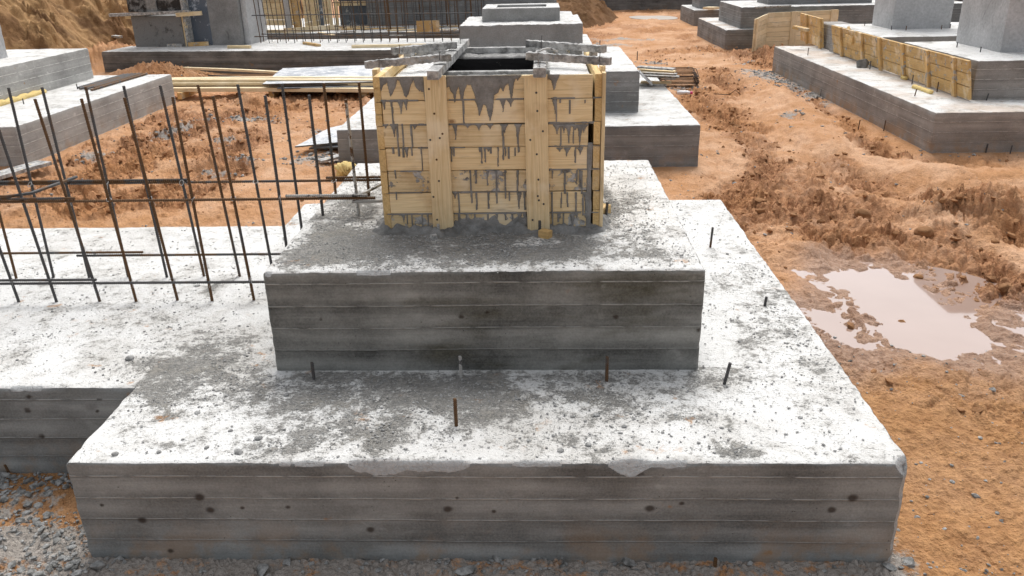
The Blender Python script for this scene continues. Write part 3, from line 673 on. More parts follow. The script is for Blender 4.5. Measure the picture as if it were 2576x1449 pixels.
def hillside():
    xs = np.arange(-17, -7.6, .034); ys = np.arange(8.5, 36, .045); X, Y = np.meshgrid(xs, ys, indexing='ij'); x, y = X.ravel(), Y.ravel()
    t = -x-9.75+.10*(y-17)+.6*fbm(x*.28+y*.1, y*.28, 3, 17)
    t = t*ss(10, 14.5, y-.15*x-1.5)+np.clip(-x-10.8, -2, 9)*(1-ss(10, 14.5, y-.15*x-1.5))
    h = np.where(t > 0, .78*t, t*.35)
    # slip ledges running down to the right
    q = y*.55-x*.75; led = fbm(q*.9, (x+y)*.22, 4, 44); h = h+.34*led*np.clip(t*1.5, 0, 1)
    on = np.clip(t*2+.4, 0, 1); h = h+relief(x*.8, y*.8, 1.7)*on*(.45+.9*ss(-.2, .3, fbm(x*.6, y*.6, 3, 47)))+.05*fbm(x*3, y*3, 4, 48)*on-.06
    h = np.minimum(h, 5+.2*fbm(x, y, 3, 3)); n, k = X.shape; i = np.arange(n*k).reshape(n, k)
    F = np.stack([i[:-1, :-1], i[1:, :-1], i[1:, 1:], i[:-1, 1:]], -1).reshape(-1, 4)
    ch = np.clip(.35+.9*fbm(q*1.4, (x+y)*.4, 4, 49)+.5*fbm(x*1.5, y*1.5, 3, 50), 0, 1)
    o = link('hillside', mk('hillside', np.stack([x, y, h], 1), F, MT['bank'], smooth=True, attrs={'churn': ch})); o['kind'] = 'structure'
def soil_heap():
    xs = np.arange(-2.5, 6.8, .05); ys = np.arange(29, 37.5, .06); X, Y = np.meshgrid(xs, ys, indexing='ij'); x, y = X.ravel(), Y.ravel()
    d = np.hypot((x-2.0)*.95, (y-33.5)*.62)+.22*fbm(x*.8, y*.8, 3, 5); h = np.minimum(2.35-d*.72, 2.1); on = np.clip(h*3, 0, 1)
    h = h+relief(x, y, .9)*on-.04; n, k = X.shape; i = np.arange(n*k).reshape(n, k); F = np.stack([i[:-1, :-1], i[1:, :-1], i[1:, 1:], i[:-1, 1:]], -1).reshape(-1, 4)
    o = link('soil_heap', mk('soil_heap', np.stack([x, y, np.maximum(h, -.2)], 1), F, MT['bank'], smooth=True, attrs={'churn': np.full(len(x), .75)})); tag(o, 'big brown heap of dug soil in front of the far grey wall', 'soil heap')
hillside(); soil_heap()
def water(P, z, name):
    P = np.array(P); c = P.mean(0); Q = c+(P-c)*1.18
    for _ in range(3):
        Q = np.stack([Q*.75+np.roll(Q, -1, 0)*.25, Q*.25+np.roll(Q, -1, 0)*.75], 1).reshape(-1, 2)
    V = [(p[0], p[1], z) for p in Q]
    o = link(name, mk(name, V, [tuple(range(len(V)))], MT['water'])); o['kind'] = 'structure'
    if o.data.polygons[0].normal.z < 0: o.data.flip_normals()
wp = np.array(PUD); cc = wp.mean(0)
xx = [(cc[0]+a*1.35, cc[1]+b*1.2) for a, b in ((-.68, -.8), (-.1, -.9), (.45, -.8), (.75, -.1), (.6, .6), (.1, .85), (-.5, .8), (-.7, .1))]
water(xx, -.024, 'puddle_water'); water(PUD4, -.03, 'far_puddle_water'); bpy.data.objects['far_puddle_water'].data.materials[0] = MT['pale_water']
# ------------------------------------------------------------------ boards
def board_mesh(L, w, t, mat, bev=.003, rough_end=.0, n=1, warp=0., seed=0, crust=0.):
    """board along local +X, width along Y, thickness along Z, centred on Y and Z"""
    mb = MB(); rs = random.Random(seed); k = max(1, n)
    prof = [(-w/2+bev, -t/2), (w/2-bev, -t/2), (w/2, -t/2+bev), (w/2, t/2-bev), (w/2-bev, t/2), (-w/2+bev, t/2), (-w/2, t/2-bev), (-w/2, -t/2+bev)]
    V = []; F = []
    for i in range(k+1):
        x = L*i/k; dy = warp*math.sin(PI*i/k)*.3+rs.uniform(-1, 1)*.0012; dz = warp*math.sin(PI*i/k)+rs.uniform(-1, 1)*.001
        e = rough_end if i in (0, k) else 0
        for (a, b) in prof: V.append((x+rs.uniform(-e, e), a*(1+rs.uniform(-.008, .008))+dy+rs.uniform(-.2, 1)*crust*(1 if a > 0 else -1), b+dz+rs.uniform(-.3, 1)*crust*(1 if b > 0 else -1)))
    for i in range(k):
        for j in range(8): F.append((i*8+j, i*8+(j+1) % 8, (i+1)*8+(j+1) % 8, (i+1)*8+j))
    F.append(tuple(reversed(range(8)))); F.append(tuple(k*8+j for j in range(8)))
    mb.v = V; mb.f = F
    return mb.mesh('board', mat)
def board(name, p0, p1, w, t, mat, parent=None, up=(0, 0, 1), label=None, cat='plank', group=None, seed=None, warp=0., n=6, rough=.002, crust=0.):
    """board from p0 to p1 (axis), 'up' is the direction of its thickness"""
    p0 = Vector(p0); p1 = Vector(p1); X = (p1-p0); L = X.length; X.normalize()
    Z = Vector(up); Z = (Z-X*Z.dot(X)).normalized(); Y = Z.cross(X)
    me = board_mesh(L, w, t, MT[mat] if isinstance(mat, str) else mat, seed=seed if seed is not None else random.randint(0, 9999), warp=warp, n=n, rough_end=rough, crust=crust)
    o = bpy.data.objects.new(name, me); C.objects.link(o)
    o.matrix_world = Matrix(((X.x, Y.x, Z.x, p0.x), (X.y, Y.y, Z.y, p0.y), (X.z, Y.z, Z.z, p0.z), (0, 0, 0, 1)))
    if parent:
        o.parent = parent; o.matrix_parent_inverse = Matrix.Translation(parent.location).inverted() if not any(parent.rotation_euler) else parent.matrix_basis.inverted()
    if label: tag(o, label, cat, group)
    return o
# ------------------------------------------------------------------ the column form on the nearest footing
ZB, ZT, YF, YB = 1.135, 2.045, 1.544, 2.90
form = empty('wooden_formwork', (1.9, YF, ZB), 'light pine box form with cement drips, standing on the nearest footing', 'formwork')
seams = [2.043, 1.911, 1.774, 1.642, 1.506, 1.376, 1.248, 1.138]
for i in range(7):
    z1_, z0_ = seams[i]-.002, seams[i+1]+.003
    xl = 1.302+random.uniform(-.003, .003); xr = 2.486+(0, .0, -.022, -.024, -.02, -.012, -.006)[i]
    board('front_plank', (xl, YF+.0175+random.uniform(-.002, .002), (z0_+z1_)/2), (xr, YF+.0175+random.uniform(-.002, .002), (z0_+z1_)/2+random.uniform(-.003, .003)), z1_-z0_, .033, 'wood_film' if i in (4, 6) else 'wood', form, up=(0, -1, 0), seed=i, n=8)
for s, xs in ((0, 1.281), (1, 2.516)):
    zz = [2.048, 1.985, 1.905, 1.835, 1.770, 1.635, 1.505, 1.372, 1.247, 1.135] if s == 0 else [2.043, 1.915, 1.782, 1.650, 1.510, 1.380, 1.262, 1.160]
    for i in range(len(zz)-1):
        dy = random.uniform(-.008, .006); dx = random.uniform(-.004, .004)
        o = board('side_plank', (xs+dx, YF-.002+dy, (zz[i]+zz[i+1])/2), (xs+dx, YB, (zz[i]+zz[i+1])/2), zz[i]-zz[i+1]-.004, .038, 'wood_end', form, up=(-1 if s == 0 else 1, 0, 0), seed=40+i, n=6, rough=.003)
    board('side_batten', (xs+(.036 if s else -.036), YF+.20, ZB), (xs+(.036 if s else -.036), YF+.20, ZT+.02), .11, .03, 'wood', form, up=(1, 0, 0))
    board('side_batten', (xs+(.036 if s else -.036), YB-.2, ZB), (xs+(.036 if s else -.036), YB-.2, ZT+.0), .11, .03, 'wood', form, up=(1, 0, 0))
# a full height edge board shows beyond the right hand end grain
board('edge_batten', (2.548, YF+.03, 1.165), (2.548, YF+.03, 2.05), .085, .02, 'wood', form, up=(1, 0, 0), rough=.006)
for i in range(7):
    board('back_plank', (1.302, YB-.0175, (seams[i]+seams[i+1])/2), (2.494, YB-.0175, (seams[i]+seams[i+1])/2), seams[i]-seams[i+1]-.004, .033, 'wood_cem', form, up=(0, 1, 0), seed=70+i)
FB = []
for (xa, xb) in ((1.611, 1.616), (2.168, 2.181)):
    FB.append(board('front_batten', (xb, YF-.018, ZB+.012), (xa, YF-.018, 2.046), .122 if xa < 2 else .130, .030, 'wood', form, up=(0, -1, 0), seed=int(xa*100), rough=.004))
# inner black mould and the grouted decks left and right of it
mb = MB(); zi = 2.005
mb.box(1.60, 2.21, 1.835, 1.86, 1.2, zi); mb.box(1.60, 2.21, 2.57, 2.595, 1.2, zi+.01)
mb.box(1.575, 1.60, 1.835, 2.595, 1.2, zi); mb.box(2.21, 2.235, 1.835, 2.595, 1.2, zi)
mb.build('inner_mould', MT['inner'], form, (-1.9, -YF, -ZB))
mb = MB(); mb.box(1.60, 2.21, 1.86, 2.57, 1.21, 1.26); mb.build('concrete_fill', MT['rough'], form, (-1.9, -YF, -ZB))
def crust(name, x0, x1, y0, y1, z, amp, mat, res=.012, seed=0, thick=.02):
    xs = np.arange(x0, x1+1e-6, res); ys = np.arange(y0, y1+1e-6, res); X, Y = np.meshgrid(xs, ys, indexing='ij'); sh = X.shape
    Z = z+amp*fbm(X*9+seed, Y*9, 4, seed % 7)+amp*.9*np.clip(fbm(X*30, Y*30, 3, 3), 0, 1)
    e = np.minimum(np.minimum(X-x0, x1-X), np.minimum(Y-y0, y1-Y)); Z = np.where(e < 1e-6, z-thick, Z)
    i = np.arange(X.size).reshape(sh); F = np.stack([i[:-1, :-1], i[1:, :-1], i[1:, 1:], i[:-1, 1:]], -1).reshape(-1, 4)
    return link(name, mk(name, np.stack([X.ravel(), Y.ravel(), Z.ravel()], 1)-np.array([1.9, YF, ZB]), F, mat, smooth=True), form)
crust('cover_panel', 1.30, 1.575, YF+.036, YB-.05, 1.985, .006, MT['top'], seed=1); crust('cover_panel', 2.236, 2.494, YF+.036, YB-.05, 1.992, .005, MT['top'], seed=2)
crust('grout_ledge', 1.575, 2.235, YF+.036, 1.852, 2.012, .010, MT['drip'], seed=4); crust('grout_ledge', 1.575, 2.235, 2.58, YB-.04, 2.022, .010, MT['drip'], seed=5)
for (ya, yb, zz, mm) in ((1.80, 1.85, 2.012, 'wood_cem2'), (YB-.10, YB-.04, 2.04, 'wood_cem2')):
    board('cross_rail', (1.56, (ya+yb)/2, zz), (2.25, (ya+yb)/2, zz), yb-ya, .04, mm, form, seed=4, n=10)
# top bars and diagonal battens, thick with splashed cement
board('top_bar', (1.617, 1.40, 2.069), (1.655, 3.00, 2.080), .062, .045, 'wood_cem2', form, seed=5, n=40, crust=.004)
board('top_bar', (2.192, 1.42, 2.069), (2.205, 2.72, 2.078), .064, .046, 'wood_cem2', form, seed=6, n=40, crust=.004)
board('diagonal_batten', tuple(at(919, 163, 2.115)), tuple(at(1134, 143, 2.130)), .040, .036, 'wood_cem2', form, seed=7, n=34, crust=.005)
board('diagonal_batten', tuple(at(986, 129, 2.115)), tuple(at(1147, 113, 2.130)), .040, .040, 'wood_cem2', form, seed=8, n=34, crust=.005)
board('diagonal_batten', tuple(at(1326, 140, 2.130)), tuple(at(1535, 154, 2.112)), .042, .038, 'wood_cem2', form, seed=9, n=34, crust=.005)
board('diagonal_batten', tuple(at(1326, 109, 2.130)), tuple(at(1522, 124, 2.112)), .042, .038, 'wood_cem2', form, seed=10, n=34, crust=.005)
for (u, v) in ((1030, 128), (1490, 130)):
    q = at(u, v+4, 2.06); board('packing_block', (q[0], q[1]-.10, 2.065), (q[0]+.02, q[1]+.16, 2.07), .05, .05, 'wood_cem', form, seed=u)
for (u, v, z, h) in ((953, 160, 2.135, .028), (1004, 125, 2.135, .025), (1158, 108, 2.105, .025), (1362, 103, 2.15, .03), (1353, 168, 2.092, .035), (1508, 146, 2.135, .028), (1105, 142, 2.15, .02), (1362, 128, 2.10, .05), (1357, 170, 2.092, .03)):
    q = at(u, v, z); mb = MB(); mb.tube([(0, 0, -.02), (.003, 0, h)], .0022, 6); mb.tube([(.003, 0, h), (.003, 0, h+.0025)], .0055, 8)
    o = mb.build('nail', MT['rebar_grey'], form, tuple(Vector(q)-Vector((1.9, YF, ZB))))
mb = MB(); q = at(1352, 132, 2.13); e = at(1402, 130, 2.12)
mb.tube([tuple(Vector(q).lerp(Vector(e), t)+Vector((0, 0, .02*math.sin(PI*t)))) for t in np.linspace(0, 1, 9)], .006, 6); mb.build('bent_wire', MT['rebar_coat'], form, (-1.9, -YF, -ZB), smooth=True)
# cement drips: a relief of slurry grown on the front face
def drips():
    res = .0032; xs = np.arange(1.285, 2.535, res); zs = np.arange(1.139, 2.047, res); X, Z = np.meshgrid(xs, zs, indexing='ij')
    T = np.full(X.shape, -1.)
    jx = .004*fbm(X*22, Z*22, 3, 2); jz = .006*fbm(X*16, Z*16, 3, 4)
    def P(zx, zy): q = aty(859+zx/3., zy/3., YF); return q[0], q[2]
    def curtain(L, top=2.05, wob=1.):
        Q = np.array([P(*a) for a in L]); o = np.argsort(Q[:, 0]); Q = Q[o]
        zb = np.interp(xs+.003*fbm(xs*30, xs*0, 2, 3), Q[:, 0], Q[:, 1], left=9, right=9)
        zb = zb+.006*fbm(xs*60, xs*0, 2, 6)
        d = (Z-zb[:, None]); d = np.where((X >= Q[0, 0]) & (X <= Q[-1, 0]), d, -1)
        np.maximum(T, np.clip(d, -1, .03)/.03, out=T)
    def run(x, z0, z1, w0, w1, bead=1.2):
        t = (z0-Z)/max(z0-z1, 1e-3); xc = x+.0035*fbm(Z*9+x*7, Z*0+x*31, 3, 1)
        w = w0+(w1-w0)*np.clip(t, 0, 1)**.6; w = np.where(t > .86, w*(1+(bead-1)*np.sin(np.clip((t-.86)/.14, 0, 1)*PI)), w)
        d = np.minimum(w-np.abs(X-xc), np.minimum((z0-Z)+.004, (Z-z1)*.35))
        np.maximum(T, d/np.maximum(w, .003), out=T)
    def funnel(x, z0, z1, w0, wt):
        t = np.clip((z0-Z)/(z0-z1), 0, 1); w = w0*(1-t)**2.2+wt*(1-t*.3)
        d = np.minimum(w-np.abs(X-x-.003*fbm(Z*14, X*0+x*9, 2, 1)), np.minimum(z0-Z+.004, (Z-z1)*.3))
        np.maximum(T, d/.012, out=T)
    curtain([(286,640),(300,690),(318,640),(345,625),(360,690),(372,735),(385,700),(405,665),(420,605),(440,612),(458,660),(475,722),(488,728),(503,712),(520,650),(540,598),(556,650),(572,668),(590,690),(602,668),(612,690)])
    curtain([(600,690),(618,690),(635,785),(650,735),(657,600),(660,575)])
    curtain([(730,575),(742,700),(752,725),(762,620),(775,585)])
    curtain([(768,700),(790,662),(810,650),(828,690),(842,705),(856,785),(866,690),(885,657),(900,750),(915,770),(925,690),(950,637),(975,640),(1000,705),(1018,765),(1045,872),(1068,785),(1094,800),(1110,868),(1125,905),(1140,835),(1152,725),(1178,705),(1198,655),(1222,692),(1236,645),(1258,622),(1272,700),(1282,752),(1292,700),(1302,622),(1318,585),(1328,602),(1342,592),(1358,572)])
    curtain([(1548,650),(1556,600),(1566,590),(1584,597),(1600,680),(1610,660),(1622,612),(1636,590),(1645,563)])
    S = [750, 935, 1110, 1285, 1449, 1609]
    R = random.Random(5)
    def seamrow(row, L):
        for (zx, ln, w) in L:
            if row >= 3: ln *= R.choice((.45, .7, 1., 1.15)); w = min(w, 20)*R.uniform(.45, .9)
            zx += R.uniform(-6, 6); x, z0 = P(zx, S[row]+8); _, z1 = P(zx, S[row]+8+ln)
            if w > 14: funnel(x, z0, z1, w*.0006, .0030)
            else: run(x, z0, z1, w*.00032+.0016, w*.00022+.0012)
    seamrow(0, [(318,70,20),(375,190,12),(440,100,26),(478,70,20),(913,190,9),(1030,110,30),(1060,40,40),(1118,150,34),(1212,85,22),(1275,45,26),(1605,100,18),(1625,160,8),(1652,20,14),(1727,100,12),(1838,22,8)])
    seamrow(1, [(330,25,20),(400,90,28),(420,230,9),(460,170,7),(520,170,9),(548,30,26),(862,110,18),(950,25,30),(1040,40,24),(1120,30,26),(1222,260,12),(1338,210,16),(1225,60,30),(1340,50,30),(1630,70,36),(1650,160,9),(1675,60,22),(1718,140,22),(1748,140,6),(1800,170,28),(1825,60,40),(1770,40,60),(1700,40,60)])
    seamrow(2, [(385,40,14),(425,60,14),(460,70,10),(490,70,16),(530,55,9),(605,170,5),(820,150,8),(835,100,6),(850,60,6),(1040,30,8),(1064,115,7),(1080,105,7),(1110,25,22),(1128,40,14),(1175,140,5),(1222,90,9),(1240,60,6),(1262,80,12),(1310,60,9),(1345,30,9),(1640,25,26),(1708,60,28),(1762,110,10),(1798,50,26)])
    seamrow(3, [(405,120,5),(978,170,12),(1012,200,16),(1104,150,6),(1168,160,12),(1240,170,8),(1332,170,12),(1590,120,7),(1690,170,12),(1780,170,14),(1800,170,10),(1818,170,10),(1102,24,14),(1330,20,30)])
    seamrow(4, [(415,50,7),(878,170,18),(985,170,10),(1015,180,18),(1105,170,16),(1172,170,16),(1240,90,9),(1265,50,7),(1340,170,22),(1385,110,16),(1590,170,10),(1655,160,8),(1705,150,10),(1770,170,18),(1820,170,20),(1845,170,22),(1855,60,60),(860,40,30)])
    seamrow(5, [(470,60,30),(500,110,10),(533,110,9),(605,110,10),(650,100,18),(880,110,18),(940,70,9),(1010,110,12),(1105,80,12),(1170,110,16),(1235,60,16),(1290,90,10),(1350,120,22),(1385,120,20),(1590,110,16),(1632,130,12),(1680,120,16),(1745,130,46),(1780,60,9),(1860,120,30),(1650,30,60),(1840,30,70)])
    # slurry smeared into the board joints
    for r_, s in enumerate(S):
        z = P(1000, s+2)[1]; k = .0028+.006*np.clip(fbm(X*7, X*0+r_*3.7, 3, 9), 0, 1)
        np.maximum(T, np.where(fbm(X*4., X*0+r_*9.1, 2, 12)+(.25 if r_ in (1, 4, 5) else .0) > .05, (k-np.abs(Z-z))/.008, -1), out=T)
    # the open joint at the right hand edge, filled lower down
    e = 2.474+.012*np.clip((Z-1.5)/.5, 0, 1); np.maximum(T, np.where(Z < 1.66, (.013+.004*fbm(Z*12, X*3, 2, 3)-np.abs(X-e))/.010, -1), out=T)
    # splash skirt along the foot
    fz = 1.152+.075*np.clip(.35+fbm(X*6, X*0, 3, 15)*1.3, 0, 1)*(.35+.65*ss(1.5, 1.72, X))+.012*fbm(X*20, X*0, 2, 16)
    np.maximum(T, (fz-Z)/.012, out=T)
    # the vertical battens stay clean
    bat = (np.abs(X-(1.611+(2.05-Z)*.005)) < .064) & (Z < 2.03) | (np.abs(X-(2.168+(2.05-Z)*.013)) < .068)
    T[bat] = -1
    on = T > 0; th = .0011+.0042*np.clip(T, 0, 1)**.5+.0012*fbm(X*55, Z*55, 2, 8)
    yy = YF-.0035-np.where(on, th, -.0045)
    q = on[:-1, :-1] | on[1:, :-1] | on[1:, 1:] | on[:-1, 1:]
    i = np.arange(X.size).reshape(X.shape); F = np.stack([i[:-1, :-1], i[1:, :-1], i[1:, 1:], i[:-1, 1:]], -1)[q]
    V = np.stack([X.ravel(), yy.ravel(), Z.ravel()], 1)-np.array([1.9, YF, ZB]); u, inv = np.unique(F, return_inverse=True)
    link('cement_drips', mk('cement_drips', V[u], inv.reshape(F.shape), MT['drip'], smooth=True), form)
drips()
# nail heads on the vertical battens
for (zx, zy) in ((660,672),(700,858),(762,1010),(742,1042),(670,1056),(718,1205),(736,1366),(1470,700),(1478,838),(1520,990),(1425,1056),(1474,1164),(1486,1356),(694,1486),(722,1658),(1482,1480),(1490,1512),(1526,1540),(1442,1660)):
    q = aty(859+zx/3., zy/3., YF-.034); mb = MB(); mb.tube([(0, .004, 0), (0, -.001, 0)], .0062, 8)
    o = mb.build('nail_hole', MT['rebar_grey'], FB[0 if q[0] < 1.9 else 1], tuple(q)); o.matrix_parent_inverse = FB[0 if q[0] < 1.9 else 1].matrix_basis.inverted()
# grout lump skirt along the foot of the form
def grout():
    res = .011; xs = np.arange(1.18, 2.72, res); ys = np.arange(1.36, 2.1, res); X, Y = np.meshgrid(xs, ys, indexing='ij')
    dfr = np.where(Y < YF, YF-Y, np.maximum(np.maximum(1.26-X, X-2.55), -.02))
    dfr = np.where(Y < YF, np.hypot(np.maximum(np.maximum(1.28-X, X-2.53), 0), YF-Y), dfr)
    w = .10+.09*fbm(X*5, Y*5, 4, 3)
    H = .045*ss(1., .0, dfr/np.maximum(w, .02))*(.55+.9*np.clip(.4+fbm(X*12, Y*12, 4, 5), 0, 1.4))+.012*fbm(X*28, Y*28, 3, 9)*ss(1.2, .4, dfr/np.maximum(w, .02))
    for (u, v, r, hh) in ((1098, 592, .055, .05), (1135, 590, .05, .045), (1360, 592, .045, .04), (1040, 592, .03, .02), (1510, 545, .05, .03)):
        c = at(u, v, ZB); H = np.maximum(H, hh*np.exp(-(((X-c[0])**2+(Y-c[1])**2)/r**2))*(1+.5*fbm(X*25, Y*25, 3, 2)))
    Zz = ZB-.006+H; on = H > .009; q = on[:-1, :-1] | on[1:, :-1] | on[1:, 1:] | on[:-1, 1:]
    i = np.arange(X.size).reshape(X.shape); F = np.stack([i[:-1, :-1], i[1:, :-1], i[1:, 1:], i[:-1, 1:]], -1)[q]
    V = np.stack([X.ravel(), Y.ravel(), Zz.ravel()], 1); u, inv = np.unique(F, return_inverse=True)
    tag(link('spilled_grout', mk('spilled_grout', V[u], inv.reshape(F.shape), MT['grout'], smooth=True)), 'lumpy grey grout spilled round the foot of the timber form', 'grout')
grout()
board('wedge_block', tuple(at(1360, 588, ZB+.02)), tuple(at(1384, 592, ZB+.02)), .05, .055, 'wood_old', label='brown wooden wedge at the foot of the right front batten', cat='wedge')
board('wedge_block', tuple(at(1500, 536, ZB+.03)), tuple(at(1524, 524, ZB+.03)), .07, .06, 'wood_end', label='orange wooden block wedged against the form beside an upright stub', cat='wedge')
board('wedge_block', tuple(at(1085, 598, ZB+.012)), tuple(at(1098, 596, ZB+.012)), .04, .03, 'wood_cem', label='small grout covered wedge at the foot of the left front batten', cat='wedge')
# ------------------------------------------------------------------ ribbed bars
def rib_bar(mb, p0, p1, r=.0085, n=7, step=.011):
    P0 = Vector(p0); P1 = Vector(p1); T = (P1-P0); L = T.length; T.normalize(); A = T.orthogonal().normalized(); B = T.cross(A)
    k = max(2, int(L/step)); b0 = len(mb.v)
    for i in range(k*2+1):
        s = L*i/(k*2); rr = r*(1.24 if i % 2 else .90)
        for j in range(n):
            a = 2*PI*j/n; sl = r*.7*math.sin(a) if 0 < i < k*2 else 0
            mb.v.append(tuple(P0+T*(s+sl)+(A*math.cos(a)+B*math.sin(a))*rr))
    for i in range(k*2):
        for j in range(n): mb.f.append((b0+i*n+j, b0+i*n+(j+1) % n, b0+(i+1)*n+(j+1) % n, b0+(i+1)*n+j))
    mb.f.append(tuple(b0+j for j in reversed(range(n)))); mb.f.append(tuple(b0+k*2*n+j for j in range(n)))
def bar_obj(name, p0, p1, mat, parent=None, r=.0088, step=.015, origin=(0, 0, 0)):
    mb = MB(); o = Vector(origin); rib_bar(mb, Vector(p0)-o, Vector(p1)-o, r, 7, step); return mb.build(name, MT[mat], parent)
def tie(parent, p, origin, r=.016):
    mb = MB(); N = 12; pts = [(r*math.cos(2*PI*i/N), r*.7*math.sin(2*PI*i/N), r*.9*math.sin(2*PI*i/N+.5)) for i in range(N+1)]
    mb.tube(pts, .0021, 5); mb.tube([pts[0], (r*1.6, -.01, -.018), (r*1.9, -.012, -.04)], .0012, 4)
    return mb.build('tie_wire', MT['wire'], parent, tuple(Vector(p)-Vector(origin)), (random.uniform(-.5, .5), random.uniform(-.4, .4), random.uniform(-1, 1)))
CO = (-.5, 2.1, .55)
cage = empty('rebar_cage', CO, 'tall double row rebar cage standing on the left strip, beside the nearest footing', 'rebar cage')
YR, YK = 1.89, 2.33
fb = [-2.13,-1.87,-1.60,-1.34,-1.08,-.78,-.53,-.25,-.01,.27,.54,.80,1.03]; ft = [-2.3,-2.02,-1.74,-1.45,-1.18,-.90,-.60,-.34,-.04,.21,.53,.80,1.02]
bb = [-2.15,-1.88,-1.62,-1.35,-1.08,-.80,-.51,-.24,.02,.27,.52,.78,1.01]; bt = [-2.16,-1.9,-1.62,-1.34,-1.11,-.81,-.56,-.31,-.06,.21,.50,.78,1.01]
mats = ['rebar', 'rebar_grey', 'rebar', 'rebar_rust', 'rebar_grey']
for i, (a, b) in enumerate(zip(fb, ft)):
    z0 = 1.1 if a > .72 else .53
    bar_obj('vertical_bar', (a, YR+random.uniform(-.012, .012), z0), (b, YR-.01+random.uniform(-.01, .01), 1.90-(.03 if i == 12 else 0)), 'rebar_coat' if i == 12 else random.choice(mats), cage, origin=CO)
    for z in (.70, 1.26): tie(cage, (a+(b-a)*(z-z0)/(1.9-z0), YR-.012, z), CO) if i > 1 else None
for i, (a, b) in enumerate(zip(bb, bt)):
    z0 = 1.1 if a > .72 else .53
    bar_obj('vertical_bar', (a, YK+random.uniform(-.012, .012), z0), (b, YK+random.uniform(-.01, .01), 1.905), random.choice(mats), cage, origin=CO)
    if i % 2: tie(cage, (a+(b-a)*(1.25-z0)/(1.9-z0), YK-.012, 1.25), CO)
def hb(x0, x1, y, z, m, dz=0.): bar_obj('horizontal_bar', (x0, y, z), (x1, y, z+dz), m, cage, origin=CO, r=.0085, step=.014)
hb(-2.6, .74, YR-.02, .690, 'rebar'); hb(-2.6, -.76, YR-.022, .715, 'rebar_grey'); hb(-2.6, 1.15, YR-.02, 1.255, 'rebar'); hb(-2.6, -.78, YR-.024, 1.275, 'rebar_rust'); hb(.58, 1.10, YR-.022, 1.275, 'rebar_coat')
hb(-2.6, -.66, YK+.02, .735, 'rebar'); hb(-1.15, .72, YK+.02, .712, 'rebar_grey'); hb(-2.6, 1.24, YK+.02, 1.245, 'rebar'); hb(-2.6, -.25, YK+.022, 1.262, 'rebar_grey'); hb(.72, 1.24, YK+.02, 1.265, 'rebar_grey')
for pts, m_ in (([(-2.2, YR-.03, 1.292), (-1.22, YR-.03, 1.292), (-1.10, YR+.05, 1.292), (-1.02, YK+.02, 1.292)], 'rebar_grey'), ([(1.00, YR-.005, 1.262), (1.07, YR+.05, 1.268), (1.20, YK-.02, 1.275)], 'rebar_coat'), ([(1.0, YR-.02, 1.232), (1.27, YR-.01, 1.232)], 'rebar_coat')):
    mb = MB(); P_ = [Vector(q)-Vector(CO) for q in pts]; mb.tube(P_, .0105, 8); mb.build('link_bar', MT[m_], cage, smooth=True)
# ------------------------------------------------------------------ stubs standing out of the concrete and soil
def stub(p, h, mat, label, group=None, lean=(0, 0), r=.008):
    mb = MB(); rib_bar(mb, (0, 0, -.05), (lean[0], lean[1], h), r, 7, .011)
    return tag(mb.build('rebar_stub', MT[mat], None, tuple(p)), label, 'rebar stub', group)
for (u, v, z, h, m_, lb, ln) in ((790, 955, .55, .105, 'rebar', 'short dark stub near the lower left corner of the upper step', (0, 0)), (1160, 950, .55, .13, 'rebar_coat', 'cement tipped stub in the middle of the front ledge, against the upper step', (0, 0)),
        (1526, 960, .55, .15, 'rebar_grey', 'straight black stub before the right half of the upper step', (0, 0)), (1818, 966, .55, .125, 'rebar', 'stub leaning right beside a rusty patch, past the lower right corner of the upper step', (.03, 0)),
        (1786, 622, .55, .16, 'rebar', 'stub farthest back on the right ledge of the nearest footing', (.01, 0)), (1922, 770, .55, .065, 'rebar', 'shortest stub, nearest the right edge of the front footing', (.01, 0)),
        (1148, 1073, .55, .155, 'rebar', 'brown stub alone in the open front ledge, closest to the camera', (0, 0)), (1358, 592, 1.135, .09, 'rebar_grey', 'black stub in front of the right batten of the form', (0, 0)),
        (1523, 546, 1.135, .095, 'rebar_grey', 'black stub beside the orange wedge right of the form', (.01, 0)), (1507, 494, 1.135, .13, 'rebar_grey', 'black stub behind the right hand edge of the form', (.015, 0)), (1104, 592, 1.135, .07, 'rebar_coat', 'grout smeared stub before the left batten of the form', (0, 0)),
        (28, 1190, 0., .06, 'rebar', 'rusty stub in the rubble at the lower left under the strip', (-.02, 0)), (1798, 1430, 0., .06, 'rebar_rust', 'rusty stub among chips below the front face, right half', (0, 0))):
    stub(at(u, v, z), h, m_, lb, None, ln)
for (u, v, h) in ((1796-0+0, 1438, .03),): pass
for (u, v, h) in ((2165, 318, .05), (2228, 328, .10), (2305, 360, .09), (2068, 242, .07), (2132, 272, .07), (2485, 383, .06), (2546, 385, .05)):
    q = at(u, v, 0.0); stub(q-np.array([.04, .02, 0]), h+.06, 'rebar', 'small dark stub in the soil along the base of the big right footing', 'stubs along the base of the right footing', (.01, 0))
for (u, v, h, lb) in ((2300, 241, .10, 'thin stub alone on the right footing ledge in front of the wooden panel'), (2480, 253, .10, 'stub before the grey front face of the right upper step')): stub(at(u, v, .55), h, 'rebar', lb, None, (.02, 0))
for (u, v) in ((2357, 227), (2294, 208), (2188, 170), (2032, 135)): stub(at(u, v+4, .55), .15, 'rebar', 'stub propping the foot of the long wooden panel', 'stubs along the foot of the long wooden panel')
for (u, v) in ((2242, 73), (2279, 74), (2368, 72), (2175, 63), (2390, 69), (2407, 117), (2466, 129)): stub(at(u, v+2, 1.10), .08, 'rebar_grey', 'small stub standing beside the foot of a right hand grey column', 'stubs round the right hand columns')
for (u, v) in ((2020, 70), (1955, 60)): pass
